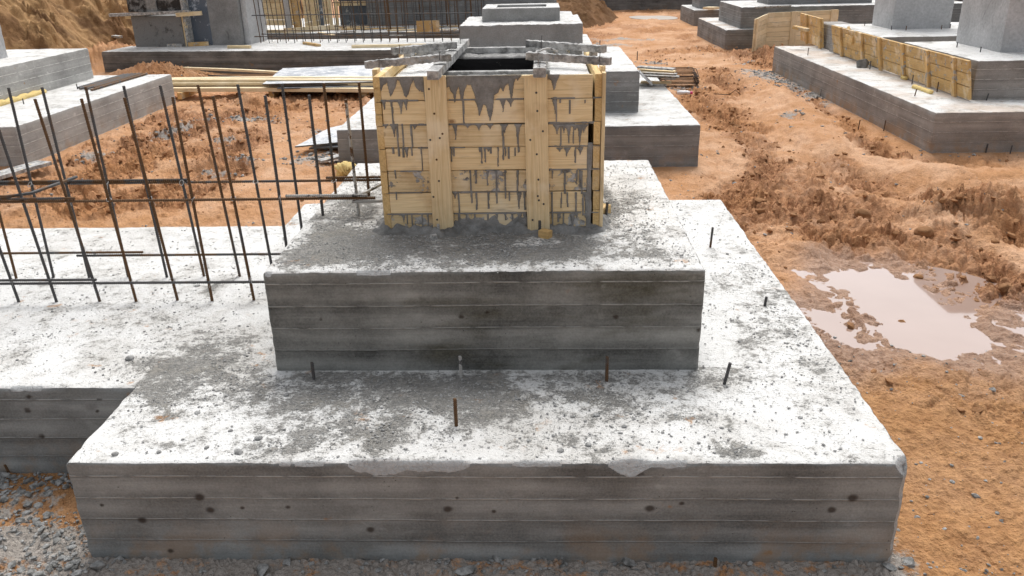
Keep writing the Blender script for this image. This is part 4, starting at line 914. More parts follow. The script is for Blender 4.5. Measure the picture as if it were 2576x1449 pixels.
for (u, v, lb) in ((1509, 113, 'bent stub on the rim of the footing behind the form'), (1603, 142, 'thin stub on the upper step of the footing behind the form')): stub(at(u, v+2, .9), .1, 'rebar_grey', lb)
for (u, v) in ((203, 141), (232, 107), (97, 165), (52, 185)): pass
for (u, v, lb) in ((195, 224, 'black stub by the yellow foam on the left footing'), (60, 262, 'stub poking through the yellow foam on the left footing'), (404//2, 190, 'stub at the far end of the left footing ledge')):
    q = at(u, v, .56); q[0] = min(q[0], -5.3); stub(q, .09, 'rebar_grey', lb)
# ------------------------------------------------------------------ back left: steel form, column, rebar fence, timber wall form
sf = empty('steel_formwork', (-8.4, 18.9, .55), 'black cement filmed column formwork with timber ledger at the back left', 'formwork', rz=math.radians(-5.8))
mb = MB(); mb.box(.03, 1.40, -.02, .9, 0, .76, .008); mb.build('lower_panel', MT['steel_film'], sf)
mb = MB(); mb.box(-.02, .52, .0, .9, .86, 2.6, .01); mb.box(.54, 1.46, .0, .05, .86, 2.6, .01); mb.build('upper_panel', MT['steel_form'], sf)
mb = MB(); mb.box(.52, .80, -.035, .0, .86, 2.6, .006); mb.build('cement_strip', MT['drip'], sf)
mb = MB(); mb.box(1.46, 1.52, -.04, .5, 0., 2.6, .006); mb.build('side_post', MT['wood_cem'], sf)
mb = MB(); mb.box(1.52, 2.02, .25, .30, 0, 2.6, .01); mb.build('side_panel', MT['steel_blue'], sf)
mb = MB(); mb.box(1.40, 1.46, .0, .28, 0, .76, .006); mb.build('post', MT['wood'], sf)
mb = MB(); mb.box(1.46, 1.53, .0, .03, 0, .76, .004); mb.build('edge_strip', MT['wood_cem'], sf)
board('ledger', (-8.87, 18.83, 1.35), (-6.72, 18.66, 1.41), .14, .075, 'wood_cem', sf); board('ledger', (-7.06, 18.62, 1.34), (-6.42, 18.66, 1.37), .10, .10, 'wood', sf)
board('ledger', (-8.55, 19.0, 1.28), (-8.05, 18.95, 1.28), .08, .08, 'wood', sf)
board('foot_block', (-7.45, 18.68, .59), (-7.05, 18.64, .59), .06, .08, 'wood_cem', sf); board('foot_block', (-6.92, 18.72, .60), (-6.45, 18.9, .60), .07, .10, 'wood_old', sf)
cl = empty('concrete_column', (-6.55, 18.98, .55), 'massive grey concrete column next to the black formwork, back left', 'column', rz=math.radians(-5.8))
link('shaft', block_mesh('shaft', 1.02, 1.35, -.05, 3.2, [MT['column_grey'], MT['column_grey'], MT['broken']], res=.06, seed=21, edge=.02), cl)
link('shaft_lit_face', block_mesh('shaft_lit_face', .16, 1.1, -.05, 3.2, [MT['column'], MT['column'], MT['broken']], res=.06, seed=22, edge=.02), cl, (1.021, .12, 0))  # lighter slab puts the brighter light on the column's right face into colour
FO = (-2.5, 19.4, .55)
fence = empty('rebar_cage', FO, 'long row of thin upright rebar on the back strip, like a fence', 'rebar cage')
k = 0
for i in range(26):
    x = -5.42+i*.232; yy_ = 19.28-(x+5.4)*.095
    bar_obj('vertical_bar', (x, yy_, .53), (x-.09+random.uniform(-.05, .03), yy_-.02, 2.5), random.choice(['rebar', 'rebar_grey', 'rebar_rust']), fence, r=.010, step=.05, origin=FO)
    x += .12; bar_obj('vertical_bar', (x+.05, yy_+.42, .53), (x+.0+random.uniform(-.05, .03), yy_+.42, 2.5), random.choice(['rebar', 'rebar_grey', 'rebar_rust']), fence, r=.010, step=.05, origin=FO)
for (dy, z) in ((-.02, 1.25), (.44, 1.22), (-.02, .72), (.44, .74)):
    bar_obj('horizontal_bar', (-5.75, 19.31+dy, z), (.55, 18.72+dy, z), 'rebar', fence, r=.011, step=.05, origin=FO)
for (x0, x1, y, z, m_) in ((-5.2, -3.0, 19.9, .80, 'rebar'), (-1.7, -.3, 18.9, .72, 'rebar_coat')): bar_obj('horizontal_bar', (x0, y, z), (x1, y-.1, z), m_, fence, r=.010, step=.05, origin=FO)
mb = MB()
for i in range(9): mb.tube([(-.07+i*.016, 0, .0), (-.07+i*.016+.004, -.02, -.10), (-.06+i*.017, -.01, -.22-.02*math.sin(i))], .006, 4)
tag(mb.build('wire_bundle', MT['wire'], None, (-5.03, 19.24, 1.27)), 'pale bundle of tie wires hung on the rebar fence', 'wire bundle')
# second fence of bars behind, in front of the concrete wall
FO2 = (-1.2, 22.9, .55); f2_ = empty('rebar_cage', FO2, 'second thin rusty rebar row just before the tall grey wall', 'rebar cage')
for i in range(34):
    x = -3.9+i*.135+random.uniform(-.03, .03); dy = random.choice([0, .35, .7])
    bar_obj('vertical_bar', (x, 22.6+dy, .53), (x-.05+random.uniform(-.05, .05), 22.6+dy, 2.9), random.choice(['rebar', 'rebar_rust', 'rebar_rust']), f2_, r=.011 if i % 6 else .022, step=.06, origin=FO2)
for z in (1.35, .68): bar_obj('horizontal_bar', (-4., 22.58, z), (.8, 22.58, z), 'rebar', f2_, r=.011, step=.06, origin=FO2)
# timber wall form behind the fence
tf = empty('timber_formwork', (-6.2, 22.3, .55), 'tall plank wall form with grey posts behind the rebar fence', 'formwork')
TFL = Vector((-6.2, 22.3, .55))
for i in range(13): board('plank', (-6.35, 23.2, .78+i*.165), (-5.25, 23.0, .78+i*.165), .155, .04, 'wood', tf, up=(0, -1, 0), seed=i)
for i in range(13): board('plank', (-4.95, 22.9, .70+i*.165), (-4.55, 24.6, .70+i*.165), .155, .04, 'wood_fresh', tf, up=(1, 0, 0), seed=20+i)
for (x, y, m_, w) in ((-6.38, 22.9, 'column', .16), (-5.42, 22.72, 'column', .17), (-5.12, 22.66, 'wood_old', .24), (-4.72, 23.1, 'wood', .08), (-4.58, 23.5, 'steel_blue', .10), (-4.40, 23.9, 'wood_fresh', .09), (-4.3, 24.3, 'wood', .09)):
    mb = MB(); mb.box(-w/2, w/2, -.05, .05, 0, 2.5, .006); mb.build('post', MT[m_], tf, tuple(Vector((x, y, .55))-TFL))
board('sole_plate', (-5.35, 21.95, .62), (-3.95, 23.0, .62), .05, .16, 'wood_fresh', tf); board('sole_plate', (-6.4, 22.35, .60), (-5.35, 22.2, .60), .12, .08, 'wood_fresh', tf)
pn = empty('formwork_sheet', (-4.0, 24.45, .55), 'blue grey stained formwork sheets with a timber rail, leaning behind the rebar fence', 'formwork sheet')
mb = MB(); mb.box(.75, 2.6, -.05, .0, 0, .78, .006); mb.box(-.3, .62, .25, .3, 0, 1.4, .006); mb.box(.62, .74, .2, .3, 0, 2.4, .01); mb.build('sheet', MT['steel_blue'], pn)
mb = MB(); mb.box(-.35, 1.5, .1, .16, 1.25, 1.4, .006); mb.box(-.3, .65, .05, .12, .60, .74, .006); mb.build('rail', MT['wood'], pn)
for k, (u0, v0, u1, v1, w, t, z, m_, lb) in enumerate(((574, 118, 630, 118, .10, .07, .585, 'wood', 'short pine block on the front rim of the back strip, below the column'), (765, 108, 803, 114, .09, .06, .58, 'wood_old', 'brown offcut block lying before the rebar fence'),
    (885, 117, 1092, 113, .08, .07, .585, 'wood_fresh', 'long pale batten lying along the rim of the back strip, behind the form'), (803, 82, 838, 88, .12, .03, .6, 'wood_fresh', 'pale board end on the second strip beside the plank wall form'))):
    q0, q1 = at(u0, v0, z), at(u1, v1, z); board('timber_offcut', tuple(q0), tuple(q1), w, t, m_, label=lb, cat='timber')
q0, q1 = at(1049, 81, .58), at(1106, 80, .58); board('timber_offcut', (q0[0], q0[1], .72), (q1[0], q1[1], .72), .34, .06, 'wood_old', up=(0, -1, .1), label='orange board on edge with a cement splash, behind the rebar fence', cat='timber')
for k in range(14):
    u, v = random.uniform(830, 1130), random.uniform(66, 82); q = at(u, v, .57); a = random.uniform(-.25, .25); L = random.uniform(.3, 1.3)
    board('board_offcut', (q[0], q[1], .575), (q[0]+L*math.cos(a), q[1]+L*math.sin(a), .58), random.uniform(.06, .14), .03, random.choice(['wood', 'wood_old', 'wood_cem']), label='small board scrap scattered on the white second strip', cat='board', group='board scraps on the second strip')
# ------------------------------------------------------------------ timber stacks and sheets on the soil
for i, (x0, y0, x1, y1, z, lb) in enumerate(((-5.95, 14.35, -1.0, 13.75, .30, 'top front plank of the long fresh timber stack on the soil'), (-5.9, 14.52, -1.1, 14.15, .30, 'top rear plank of the long fresh timber stack on the soil'),
        (-5.85, 14.22, -.9, 13.70, .245, 'second layer plank of the long fresh timber stack, front side'), (-5.9, 14.5, -.9, 14.0, .245, 'second layer plank of the long fresh timber stack, rear side'),
        (-5.75, 14.02, -.8, 13.45, .16, 'bottom front plank of the fresh stack, jutting toward the camera'), (-5.8, 14.3, -.9, 13.75, .16, 'bottom rear plank of the fresh stack'))):
    board('long_plank', (x0, y0, z), (x1, y1, z), .16, .055 if i < 4 else .075, 'wood_fresh', label=lb, cat='plank', group='fresh planks stacked on the soil', warp=.01, n=10)
for x in (-5.2, -3.3, -1.4): board('bearer', (x, 13.75, .06), (x+.05, 14.6, .07), .10, .13, 'wood_old', label='short bearer hidden under the fresh plank stack', cat='timber', group='bearers under the fresh planks')
board('long_plank', (-6.4, 17.0, .22), (-2.6, 15.65, .16), .12, .05, 'wood_fresh', label='single long pine plank on the soil before the dark back strip', cat='plank', n=10, warp=.02)
bar_obj('steel_bar', (-5.6, 16.4, .12), (-2.9, 15.55, .09), 'rebar_grey', None, r=.014, step=.05); tag(bpy.data.objects['steel_bar'], 'dark steel bar lying beside the single pine plank', 'steel bar')
def sheet(P4, t, label, group):
    """plywood sheet from four world corners"""
    P_ = [Vector(p) for p in P4]; c = sum(P_, Vector())/4; nrm = (P_[1]-P_[0]).cross(P_[2]-P_[0]).normalized()
    if nrm.z < 0: nrm = -nrm; P_.reverse()
    N = 10; top = [[P_[0].lerp(P_[1], i/N).lerp(P_[3].lerp(P_[2], i/N), j/N) for j in range(N+1)] for i in range(N+1)]
    V = []; F = []
    for i in range(N+1):
        for j in range(N+1):
            e = .006 if (i in (0, N) or j in (0, N)) else 0
            V.append(top[i][j]-c+Vector((random.uniform(-e, e), random.uniform(-e, e), .006*math.sin(i*.7)*math.sin(j*.5))))
    k = (N+1)*(N+1)
    for q in list(V[:k]): V.append(q-nrm*t)
    for i in range(N):
        for j in range(N):
            a = i*(N+1)+j; F.append((a, a+N+1, a+N+2, a+1)); F.append((k+a, k+a+1, k+a+N+2, k+a+N+1))
    rim = [i*(N+1) for i in range(N+1)]+[N*(N+1)+j for j in range(1, N+1)]+[i*(N+1)+N for i in range(N-1, -1, -1)]+[j for j in range(N-1, 0, -1)]
    for a, b in zip(rim, rim[1:]+rim[:1]): F.append((a, b, k+b, k+a))
    mb = MB(); mb.v = [tuple(v) for v in V]; mb.f = F; me = mb.mesh('plywood_sheet', MT['ply']); me.materials.append(MT['ply_edge'])
    for p_ in me.polygons: p_.material_index = 1 if abs(p_.normal.dot(nrm)) < .6 else 0
    return tag(link('plywood_sheet', me, None, tuple(c)), label, 'plywood sheet', group)
S0 = [at(660, 211, .30), at(712, 171, .36), at(960, 163, .36), at(960, 205, .30)]
for i, (dx, dy, dz, lb) in enumerate(((0, 0, 0, 'uppermost weathered plywood sheet of the stack behind the fresh planks'), (.12, .05, -.045, 'middle plywood sheet of the stack behind the fresh planks'), (.30, -.04, -.085, 'lowest plywood sheet of the stack behind the fresh planks'))):
    sheet([tuple(np.array(p)+np.array([dx, dy, dz])) for p in S0], .022, lb, 'plywood sheets behind the planks')
board('bearer', (-3.1, 14.9, .10), (-3.0, 16.8, .12), .12, .16, 'wood_old', label='bearer under the left of the plywood stack', cat='timber', group='bearers under the plywood'); board('bearer', (-1.6, 14.9, .10), (-1.6, 16.8, .12), .12, .16, 'wood_old', label='bearer under the right of the plywood stack', cat='timber', group='bearers under the plywood')
S1 = [at(742, 368, .14), at(832, 320, .22), (-.52, 10.0, .24), (-.52, 8.75, .16)]
sheet(S1, .02, 'upper weathered plywood sheet on the soil against the second footing', 'plywood sheets by the second footing')
sheet([(-1.18, 8.62, .085), (-1.05, 9.6, .13), (-.52, 9.7, .14), (-.52, 8.66, .10)], .02, 'lower plywood sheet, mostly hidden, by the second footing', 'plywood sheets by the second footing')
board('board_offcut', (-.86, 7.95, .05), (-.52, 8.25, .08), .14, .03, 'wood_cem', label='grey board end leaning at the left corner of the second footing', cat='board')
board('long_plank', (-5.25, 6.35, .07), (-4.72, 7.95, .08), .26, .05, 'wood_cem', label='cement crusted board on the soil at the far left, below the pale footing', cat='plank', n=10)
board('board_offcut', tuple(at(285, 91, .62)), tuple(at(302, 93, .62)), .15, .06, 'wood_cem', label='white chunk of board behind the left footing', cat='board'); board('board_offcut', tuple(at(325, 96, .4)), tuple(at(358, 101, .4)), .12, .05, 'wood', label='short pine scrap on the soil behind the left footing', cat='board')
for i, (x0, y0, x1, y1, r, m_) in enumerate(((-6.02, 11.5, -5.98, 13.2, .016, 'rebar_rust'), (-5.95, 11.45, -5.93, 13.25, .016, 'rebar_grey'), (-5.90, 11.35, -5.86, 13.3, .016, 'rebar'), (-5.84, 11.4, -5.80, 13.3, .016, 'rebar_rust'), (-5.78, 11.3, -5.72, 13.3, .016, 'rebar_grey'), (-5.72, 11.5, -5.66, 13.28, .016, 'rebar_rust'), (-5.62, 11.2, -5.55, 13.25, .018, 'rebar_grey'))):
    o = bar_obj('loose_bar', (x0, y0, .585), (x1, y1, .585), m_, None, r=r, step=.06); tag(o, 'loose steel bar lying in a bundle on the ledge of the left footing', 'steel bar', 'loose bars on the left footing')
# yellow foam
def foam(pts, r, label, seed):
    mb = MB(); P_ = [Vector(p) for p in pts]; n = 26; line = []
    for i in range(n+1):
        t = i/n*(len(P_)-1); j = min(int(t), len(P_)-2); line.append(P_[j].lerp(P_[j+1], t-j))
    c = line[0].copy(); mb.tube([tuple(q-c+Vector((0, 0, .01*math.sin(i*1.7+seed)))) for i, q in enumerate(line)], [r*(.25 if i in (0, n) else .75+.45*abs(math.sin(i*.9+seed))) for i in range(n+1)], 10)
    tag(mb.build('foam_bead', MT['foam'], None, tuple(c), smooth=True), label, 'foam')
foam([(-6.42, 9.0, .58), (-6.40, 10.0, .59), (-6.42, 11.2, .58)], .05, 'yellow foam bead along the foot of the left upper step', 1)
q = at(872, 433, .06); foam([(q[0]-.12, q[1], .06), (q[0], q[1]+.05, .10), (q[0]+.12, q[1], .07)], .09, 'yellow foam lump on the soil at the corner of the second footing', 2)
foam([at(2297, 218, .57), at(2318, 224, .57), at(2345, 234, .57)], .035, 'orange foam strip at the foot of the long wooden panel', 3); foam([at(2270, 195, .57), at(2280, 198, .57)], .03, 'small foam blob at the foot of the long wooden panel', 4)
# ------------------------------------------------------------------ boards and stirrups by the second footing
for i, (u, v, z, a, L, w, lb) in enumerate(((1606, 168, .86, -.5, .62, .16, 'topmost pale board of the small pile on the ledge of the second footing'), (1608, 176, .80, -.35, .60, .15, 'second board of the small pile on the ledge'), (1612, 183, .74, -.3, .6, .15, 'third board of the small pile on the ledge'), (1618, 190, .68, -.25, .6, .14, 'fourth board of the small pile on the ledge'), (1612, 206, .60, -.2, .5, .14, 'bottom board of the small pile, near the grey upper step'), (1608, 212, .575, -.1, .45, .12, 'lowest scrap under the small board pile'))):
    q = at(u, v, z); board('board_offcut', tuple(q), (q[0]+L*math.cos(a), q[1]+L*math.sin(a), z-.01), w, .028, ('wood_cem', 'wood', 'wood_cem')[i % 3], label=lb, cat='board', group='small board pile on the ledge')
board('board_offcut', tuple(at(1609, 181, .80)), tuple(at(1640, 211, .60)), .14, .025, 'ply', label='grey white panel strip leaning off the small board pile', cat='board', up=(.3, -.2, 1))
def stirrup_mesh():
    mb = MB(); w, h, r = .80, 1.45, .009; pts = []
    for (cx, cy, a0) in ((w-.05, .05, -90), (w-.05, h-.05, 0), (.05, h-.05, 90), (.05, .05, 180)):
        for k in range(5): a = math.radians(a0+22.5*k); pts.append((cx+.05*math.cos(a), cy+.05*math.sin(a), 0))
    pts.append(pts[0]); mb.tube(pts, r, 6); mb.tube([(.03, .06, .005), (.14, .17, .012)], r, 6); return mb.mesh('stirrup', MT['rebar_dark'], True)
sm_ = stirrup_mesh()
for i in range(9):
    tag(link('stirrup', sm_, None, (4.58+random.uniform(-.03, .03), 14.12+random.uniform(-.03, .03), .03+i*.026), (0, 0, -.12+random.uniform(-.03, .03))), 'dark rectangular stirrup in the stack on the soil', 'stirrup', 'stack of rebar stirrups')
mb = MB(); mb.tube([(0, 0, 0), (.05, 0, 0), (.20, .01, 0), (.24, .01, 0), (.255, .01, 0)], [.03, .042, .042, .03, .018], 12); bt_ = mb.build('plastic_bottle', MT['wire'], None, tuple(at(1703, 233, .05)), (0, 0, -.2), True)
tag(bt_, 'small clear plastic bottle with pink cap lying by the stirrups', 'bottle'); _m = M('clear_plastic'); MT['clear'] = _m.out((.8, .8, .82), .15, spec=.5); bt_.data.materials[0] = MT['clear']
_m = M('pink_plastic'); MT['pink'] = _m.out((.75, .06, .22), .4); mb = MB(); mb.tube([(.255, .01, 0), (.30, .01, 0)], .026, 12); mb.build('cap', MT['pink'], bt_)
mb = MB(); P_ = [at(1795, 236, .02), at(1835, 238, .02), at(1850, 226, .12), at(1862, 237, .02)]; mb.tube([tuple(p) for p in P_], .008, 5); tag(mb.build('bent_wire', MT['rebar'], None), 'thin bent wire sticking up from the clay track', 'wire')
# ------------------------------------------------------------------ light V shaped timber panels and the long leaning panel
vp = empty('plank_shutter', (8.3, 20.2, .1), 'light yellow plank panels set in a shallow V before a grey footing', 'shutter')
A0, A1, A2 = Vector((7.72, 19.35, .06)), Vector((8.28, 20.30, .12)), Vector((10.2, 20.45, .16))
def panel(par, a, b, rows, hgt, mat, posts, t=.035, lean=Vector((0, 0, 0)), pw=.11, over=.02, seed=0, pmat=None):
    X = (b-a); X.normalize(); up = Vector((0, 0, 1))+lean; up.normalize(); nr = X.cross(up)*1.0
    h = hgt/rows
    for i in range(rows):
        z = h*(i+.5); board('plank', tuple(a+up*z), tuple(b+up*(z+random.uniform(-.004, .004))), h-.006, t, mat, par, up=tuple(nr), seed=seed+i)
    for s in posts:
        p = a.lerp(b, s)+nr*(t*.5+.022); board('batten', tuple(p-up*over), tuple(p+up*(hgt+over*.3)), pw, .04, pmat or mat, par, up=tuple(nr), seed=seed+50)
panel(vp, A0, A1, 7, .86, 'wood_fresh', (.09,), seed=3); panel(vp, A1+Vector((.015, 0, 0)), A2, 7, .88, 'wood_fresh', (.37, .93), seed=17, pw=.17)
bl_ = Vector((8.36, 15.0, .57)); br_ = Vector((8.34, 9.02, .57))
lp = empty('plank_shutter', (8.35, 9.1, .56), 'long orange plank panel with battens leaning along the right footing', 'shutter')
panel(lp, bl_, br_, 3, .555, 'wood_old', (.10, .30, .45, .62, .78, .93), lean=Vector((-.20, 0, 0)), pw=.10, seed=31, over=.035, pmat='wood_old')
lp2 = empty('plank_shutter', (8.36, 15.6, .56), 'shorter orange plank panel beyond the long one, nearer the light panels', 'shutter')
panel(lp2, Vector((8.40, 17.5, .57)), Vector((8.36, 15.75, .57)), 3, .62, 'wood_old', (.35, .95), lean=Vector((-.12, 0, 0)), pw=.11, seed=61)
cw = empty('concrete_wall', (8.42, 15.1, .55), 'low grey connecting wall showing in the gap between the orange panels', 'wall')
mb = MB(); mb.box(0, .5, 0, 1.3, 0, .52, .02); mb.build('wall_body', MT['warm'], cw)
q = at(2133, 95, .95); board('block', tuple(q), (q[0]+.02, q[1]-.35, q[2]-.02), .12, .14, 'wood_old', lp); q = at(2140, 90, .9)
board('strut', tuple(at(2135, 70, 1.12)), tuple(at(2147, 133, .60)), .09, .05, 'wood_old', lp, up=(-1, 0, 0)); q = at(1998, 68, 1.0); board('block', tuple(q), (q[0]+.25, q[1]-.2, q[2]-.05), .20, .06, 'wood_old', lp2)
q = at(2388, 158, .98); board('block', tuple(q), (q[0]+.05, q[1]+.12, q[2]), .07, .07, 'wood_old', lp)
board('board_offcut', tuple(at(1776, 20, .62)), tuple(at(1802, 21, .62)), .4, .08, 'wood_fresh', label='pale plank on the ledge of the farthest right footing', cat='board')
for k, (u0, v0, u1, v1) in enumerate(((1900, 19, 1990, 14), (1905, 18, 1985, 15))):
    q0, q1 = at(u0, v0, 1.14), at(u1, v1, 1.14); o = bar_obj('loose_bar', tuple(q0), tuple(q1), 'rebar_coat', None, r=.025, step=.1); tag(o, 'grey bar lying on the upper step behind the light panels', 'steel bar', 'bars behind the light panels')
mb = MB(); q = at(2172, 130-52+5+80, .56)
# ------------------------------------------------------------------ stones, chips, grit
def rock_mesh(name, mat, seed, flat=.6, angular=True):
    import bmesh
    rs = random.Random(seed); bm = bmesh.new()
    if angular:
        for _ in range(13):
            a = rs.uniform(0, 2*PI); zz = rs.uniform(-1, 1); r = rs.uniform(.8, 1.05); s = math.sqrt(1-zz*zz); bm.verts.new((math.cos(a)*s*r, math.sin(a)*s*r*rs.uniform(.6, 1), zz*flat*r))
        bmesh.ops.convex_hull(bm, input=bm.verts[:]); bmesh.ops.bevel(bm, geom=bm.edges[:], offset=.05, segments=1, affect='EDGES')
    else:
        bmesh.ops.create_icosphere(bm, subdivisions=3, radius=1)
        for v in bm.verts:
            c = v.co; n = gn(np.array([c.x*1.5+seed]), np.array([c.y*1.5+c.z*1.9]), 3)[0]+.4*gn(np.array([c.x*4+seed]), np.array([c.y*4+c.z*3.7]), 5)[0]
            c *= 1+.22*n; c.z *= flat
    me = bpy.data.meshes.new(name); bm.to_mesh(me); bm.free(); me.materials.append(MT[mat])
    if not angular:
        for p_ in me.polygons: p_.use_smooth = True
    return me
def gz(x, y): return float(ground(np.array([x]), np.array([y]))[0][0])
CH = [rock_mesh('concrete_chip', 'stone', i, f) for i, f in enumerate((.35, .5, .3, .6, .4))]
RK = [rock_mesh('stone', 'crumb', 20+i, f, False) for i, f in enumerate((.6, .5, .7))]
CY = [rock_mesh('clay_lump', 'clod', 40+i, f, False) for i, f in enumerate((.6, .7))]
def rock(me, p, r, label, cat, group=None, sink=.35, name=None):
    o = link(name or me.name.split('.')[0], me, None, (p[0], p[1], p[2]+r*sink*.6), (random.uniform(-.2, .2), random.uniform(-.2, .2), random.uniform(0, 6.28))); o.scale = (r, r*random.uniform(.75, 1.1), r); return tag(o, label, cat, group)
def chip(u, v, du, lb, k, grp=None):
    q = at(u, v, 0.); r = np.linalg.norm(at(u+du/2, v, 0)-q); rock(CH[k % 5], (q[0], q[1], gz(q[0], q[1])), r, lb, 'concrete chip', grp)
chip(1575, 1412, 62, 'large flat triangular chip under the front face, right half', 0); chip(1250, 1408, 46, 'white broken chunk under the middle of the front face', 3); chip(1170, 1440, 70, 'flat pale slab chip at the very bottom edge', 2)
chip(2283, 1418, 46, 'pale pyramid shaped stone at the lower right corner of the footing', 3); chip(2235, 1430, 44, 'rounded grey lump beside the pyramid shaped stone', 1); chip(245, 1432, 52, 'pale lump at the lower left corner of the front face', 1); chip(722, 1413, 38, 'grey white stone below the front face, left half', 3)
chip(1360, 1405, 40, 'square grey chip touching the front face at its middle', 0); chip(1412, 1412, 30, 'dark diamond chip touching the front face', 2); chip(660, 1440, 55, 'dark crumbly lump at the bottom edge, left half', 1)
for k in range(60):
    u = random.choice([random.uniform(880, 1640), random.uniform(880, 1640), random.uniform(240, 2240)]); chip(u, random.uniform(1404, 1446), random.uniform(8, 26), 'small broken chip in the litter along the foot of the front face', k, 'chips along the foot of the front face')
for (u, v, z, du, lb) in ((745, 838, .55, 22, 'angular lump near the upper step, in the stone litter on the strip'),(742, 838, .55, 0, None),(327, 903-0, .55, 20, 'stone alone on the white strip under the cage'),(735, 838, .55, 0, None)):
    if lb: q = at(u, v, z); rock(RK[0], q, np.linalg.norm(at(u+du/2, v, z)-q), lb, 'stone')
ON = [((x-0)/2.012+0, (y)/2.012) for x, y in ()]
LST = [(1490,712,40),(1175,740,16),(1340,430,10),(655,842,18),(1155,882,12),(955,985,10),(1870,1015,20),(1525,1050,16),(1655,1040,14),(1360,1025,12),(1890,775,14),(1840,690,20),(1270,690,14),(1960,770,14),(705,1328,12),(780,1335,18),(720,1362,10),(1810,1345,18),(1865,1240,22),(1880,1215,14),(1160,580,12),(1150,320,8),(740,300,8),(440,305,14),(395,902,10),(130,1270,20),(895,890,12),(1220,730,14),(1480,745,14),(1305,375,14),(2180,720-260,8)]
for (zx, zy, d_) in LST:
    q = at(zx/3., 483+zy/3., .55); rock(random.choice(RK), q, max(.008, np.linalg.norm(at(zx/3.+d_/6., 483+zy/3., .55)-q)), 'grey pebble on the white top of the left strip', 'stone', 'pebbles on the left strip')
for (u, v, d_) in ((2013, 1052, 12), (1815, 1078, 12), (1667, 1090, 12), (1020, 1160-30, 10), (497, 1040, 14), (720, 995, 14), (580, 1085, 12), (400, 1138, 12), (290, 1143, 16), (545, 1020, 10), (650, 1105, 20), (600, 1140, 24), (520, 1128, 14), (1240, 985, 10), (1300, 1005, 12), (1440, 1010, 10), (1500, 1045, 18), (1620, 1030, 14), (1700, 1045, 12), (1880, 925, 10), (1860, 860, 10), (2100, 850, 10), (1830, 640, 8), (1920, 690, 8), (1570, 1075, 14), (1480, 1120, 16), (1330, 1110, 14), (1410, 1135, 16), (855, 1000, 12), (760, 1015, 12)):
    q = at(u, v, .55); rock(random.choice(RK), q, np.linalg.norm(at(u+d_/2, v, .55)-q), 'grey pebble on the top of the nearest lower step', 'stone', 'pebbles on the nearest lower step')
for (zx, zy, d_) in ((1315,410,26),(930,462,26),(1495,545,38),(1560,520,40),(1650,440,24),(1450,360,24),(1300,750-480,10),(520,360,32),(560,520,24),(2320,528,24),(2355,530,20),(1990,520,14),(340,405,20),(70,395,24),(1620,570,30),(1700,480,16),(1180,610,16),(1080,650-40,14),(2090,380,12)):
    q = at(429.3+zx/3.*1+429.3*0+429.4, 483+zy/3., ZB) if False else at(859+zx/3., 483+zy/3., ZB); rock(random.choice(CH), q, np.linalg.norm(at(859+zx/3.+d_/6., 483+zy/3., ZB)-q), 'pale stone chip on the upper step around the form', 'stone', 'stone chips on the upper step')
for (zx, zy, d_, k, lb) in ((1820, 330, 150, 0, 'smooth rounded orange boulder on the clay above the puddle'), (1350, 225, 120, 1, 'angular ochre clay lump on the churned ground above the puddle'), (1790, 600, 80, 0, 'brown stone at the top rim of the puddle'), (2440, 730, 110, 1, 'dark clay lump at the right edge above the puddle')):
    u, v = 1717.3+zx/3., 483+zy/3.; q = at(u, v, .03); r = np.linalg.norm(at(u+d_/6., v, .03)-q); rock(CY[k], (q[0], q[1], gz(q[0], q[1])), r, lb, 'stone', None, .5, 'clay_boulder')
q = at(2168, 167, .56); rock(rock_mesh('cement_lump', 'grout', 77, .75, True), (q[0]-.02, q[1]-.05, .55), .17, 'grey heap of cement at the foot of the long wooden panel', 'cement heap', None, .5, 'cement_heap')
# loose grit as stuff
ICO = None
def ico():
    import bmesh
    bm = bmesh.new(); bmesh.ops.create_icosphere(bm, subdivisions=1, radius=1); bm.verts.ensure_lookup_table()
    V = np.array([v.co[:] for v in bm.verts]); F = np.array([[v.index for v in f.verts] for f in bm.faces]); bm.free(); return V, F
IV, IF = ico()
def scatter(name, pts, rad, mat, label, cat, flat=.55, seed=0, jag=.3):
    rs = np.random.RandomState(seed); n = len(pts); k = len(IV)
    V = IV[None]*(1+jag*(rs.rand(n, k, 1)-.5)*2)
    sc = np.stack([.7+.7*rs.rand(n), .6+.5*rs.rand(n), flat*(.7+.6*rs.rand(n))], 1); V = V*sc[:, None, :]
    a = rs.rand(n)*2*PI; c, s = np.cos(a), np.sin(a); X = V[..., 0]*c[:, None]-V[..., 1]*s[:, None]; Y = V[..., 0]*s[:, None]+V[..., 1]*c[:, None]
    t = (rs.rand(n)-.5)*.8; Z = V[..., 2]+X*t[:, None]*.5
    V = np.stack([X, Y, Z], -1)*np.asarray(rad)[:, None, None]+np.asarray(pts)[:, None, :]
    F = (IF[None]+np.arange(n)[:, None, None]*k).reshape(-1, 3)
    return tag(link(name, mk(name, V.reshape(-1, 3), F, MT[mat])), label, cat, None, 'stuff')
def grit_on(x0, x1, y0, y1, z, n, stain, base, seed, excl=None, rmin=.002, rmax=.009):
    rs = np.random.RandomState(seed); x = x0+(x1-x0)*rs.rand(n*6); y = y0+(y1-y0)*rs.rand(n*6)
    d = np.clip(stain(x, y), 0, 1)*1.2+base; d = d*np.clip(.5+1.3*fbm(x*2.5, y*2.5, 4, seed), .05, 1.6)
    keep = rs.rand(n*6) < d*.5
    if excl: keep &= ~((x > excl[0]) & (x < excl[1]) & (y > excl[2]) & (y < excl[3]))
    x = x[keep][:n]; y = y[keep][:n]; r = rmin+(rmax-rmin)*rs.rand(len(x))**3.2
    return np.stack([x, y, z+.002+0*x], 1), r
P1, R1 = grit_on(.03, W1-.03, .03, D1-.03, .553, 18000, ST1, .16, 1, (.71, 3.05, .87, 3.3))
P2, R2 = grit_on(-4.6, -.03, .74, 3.45, .551, 11000, STS, .16, 2)
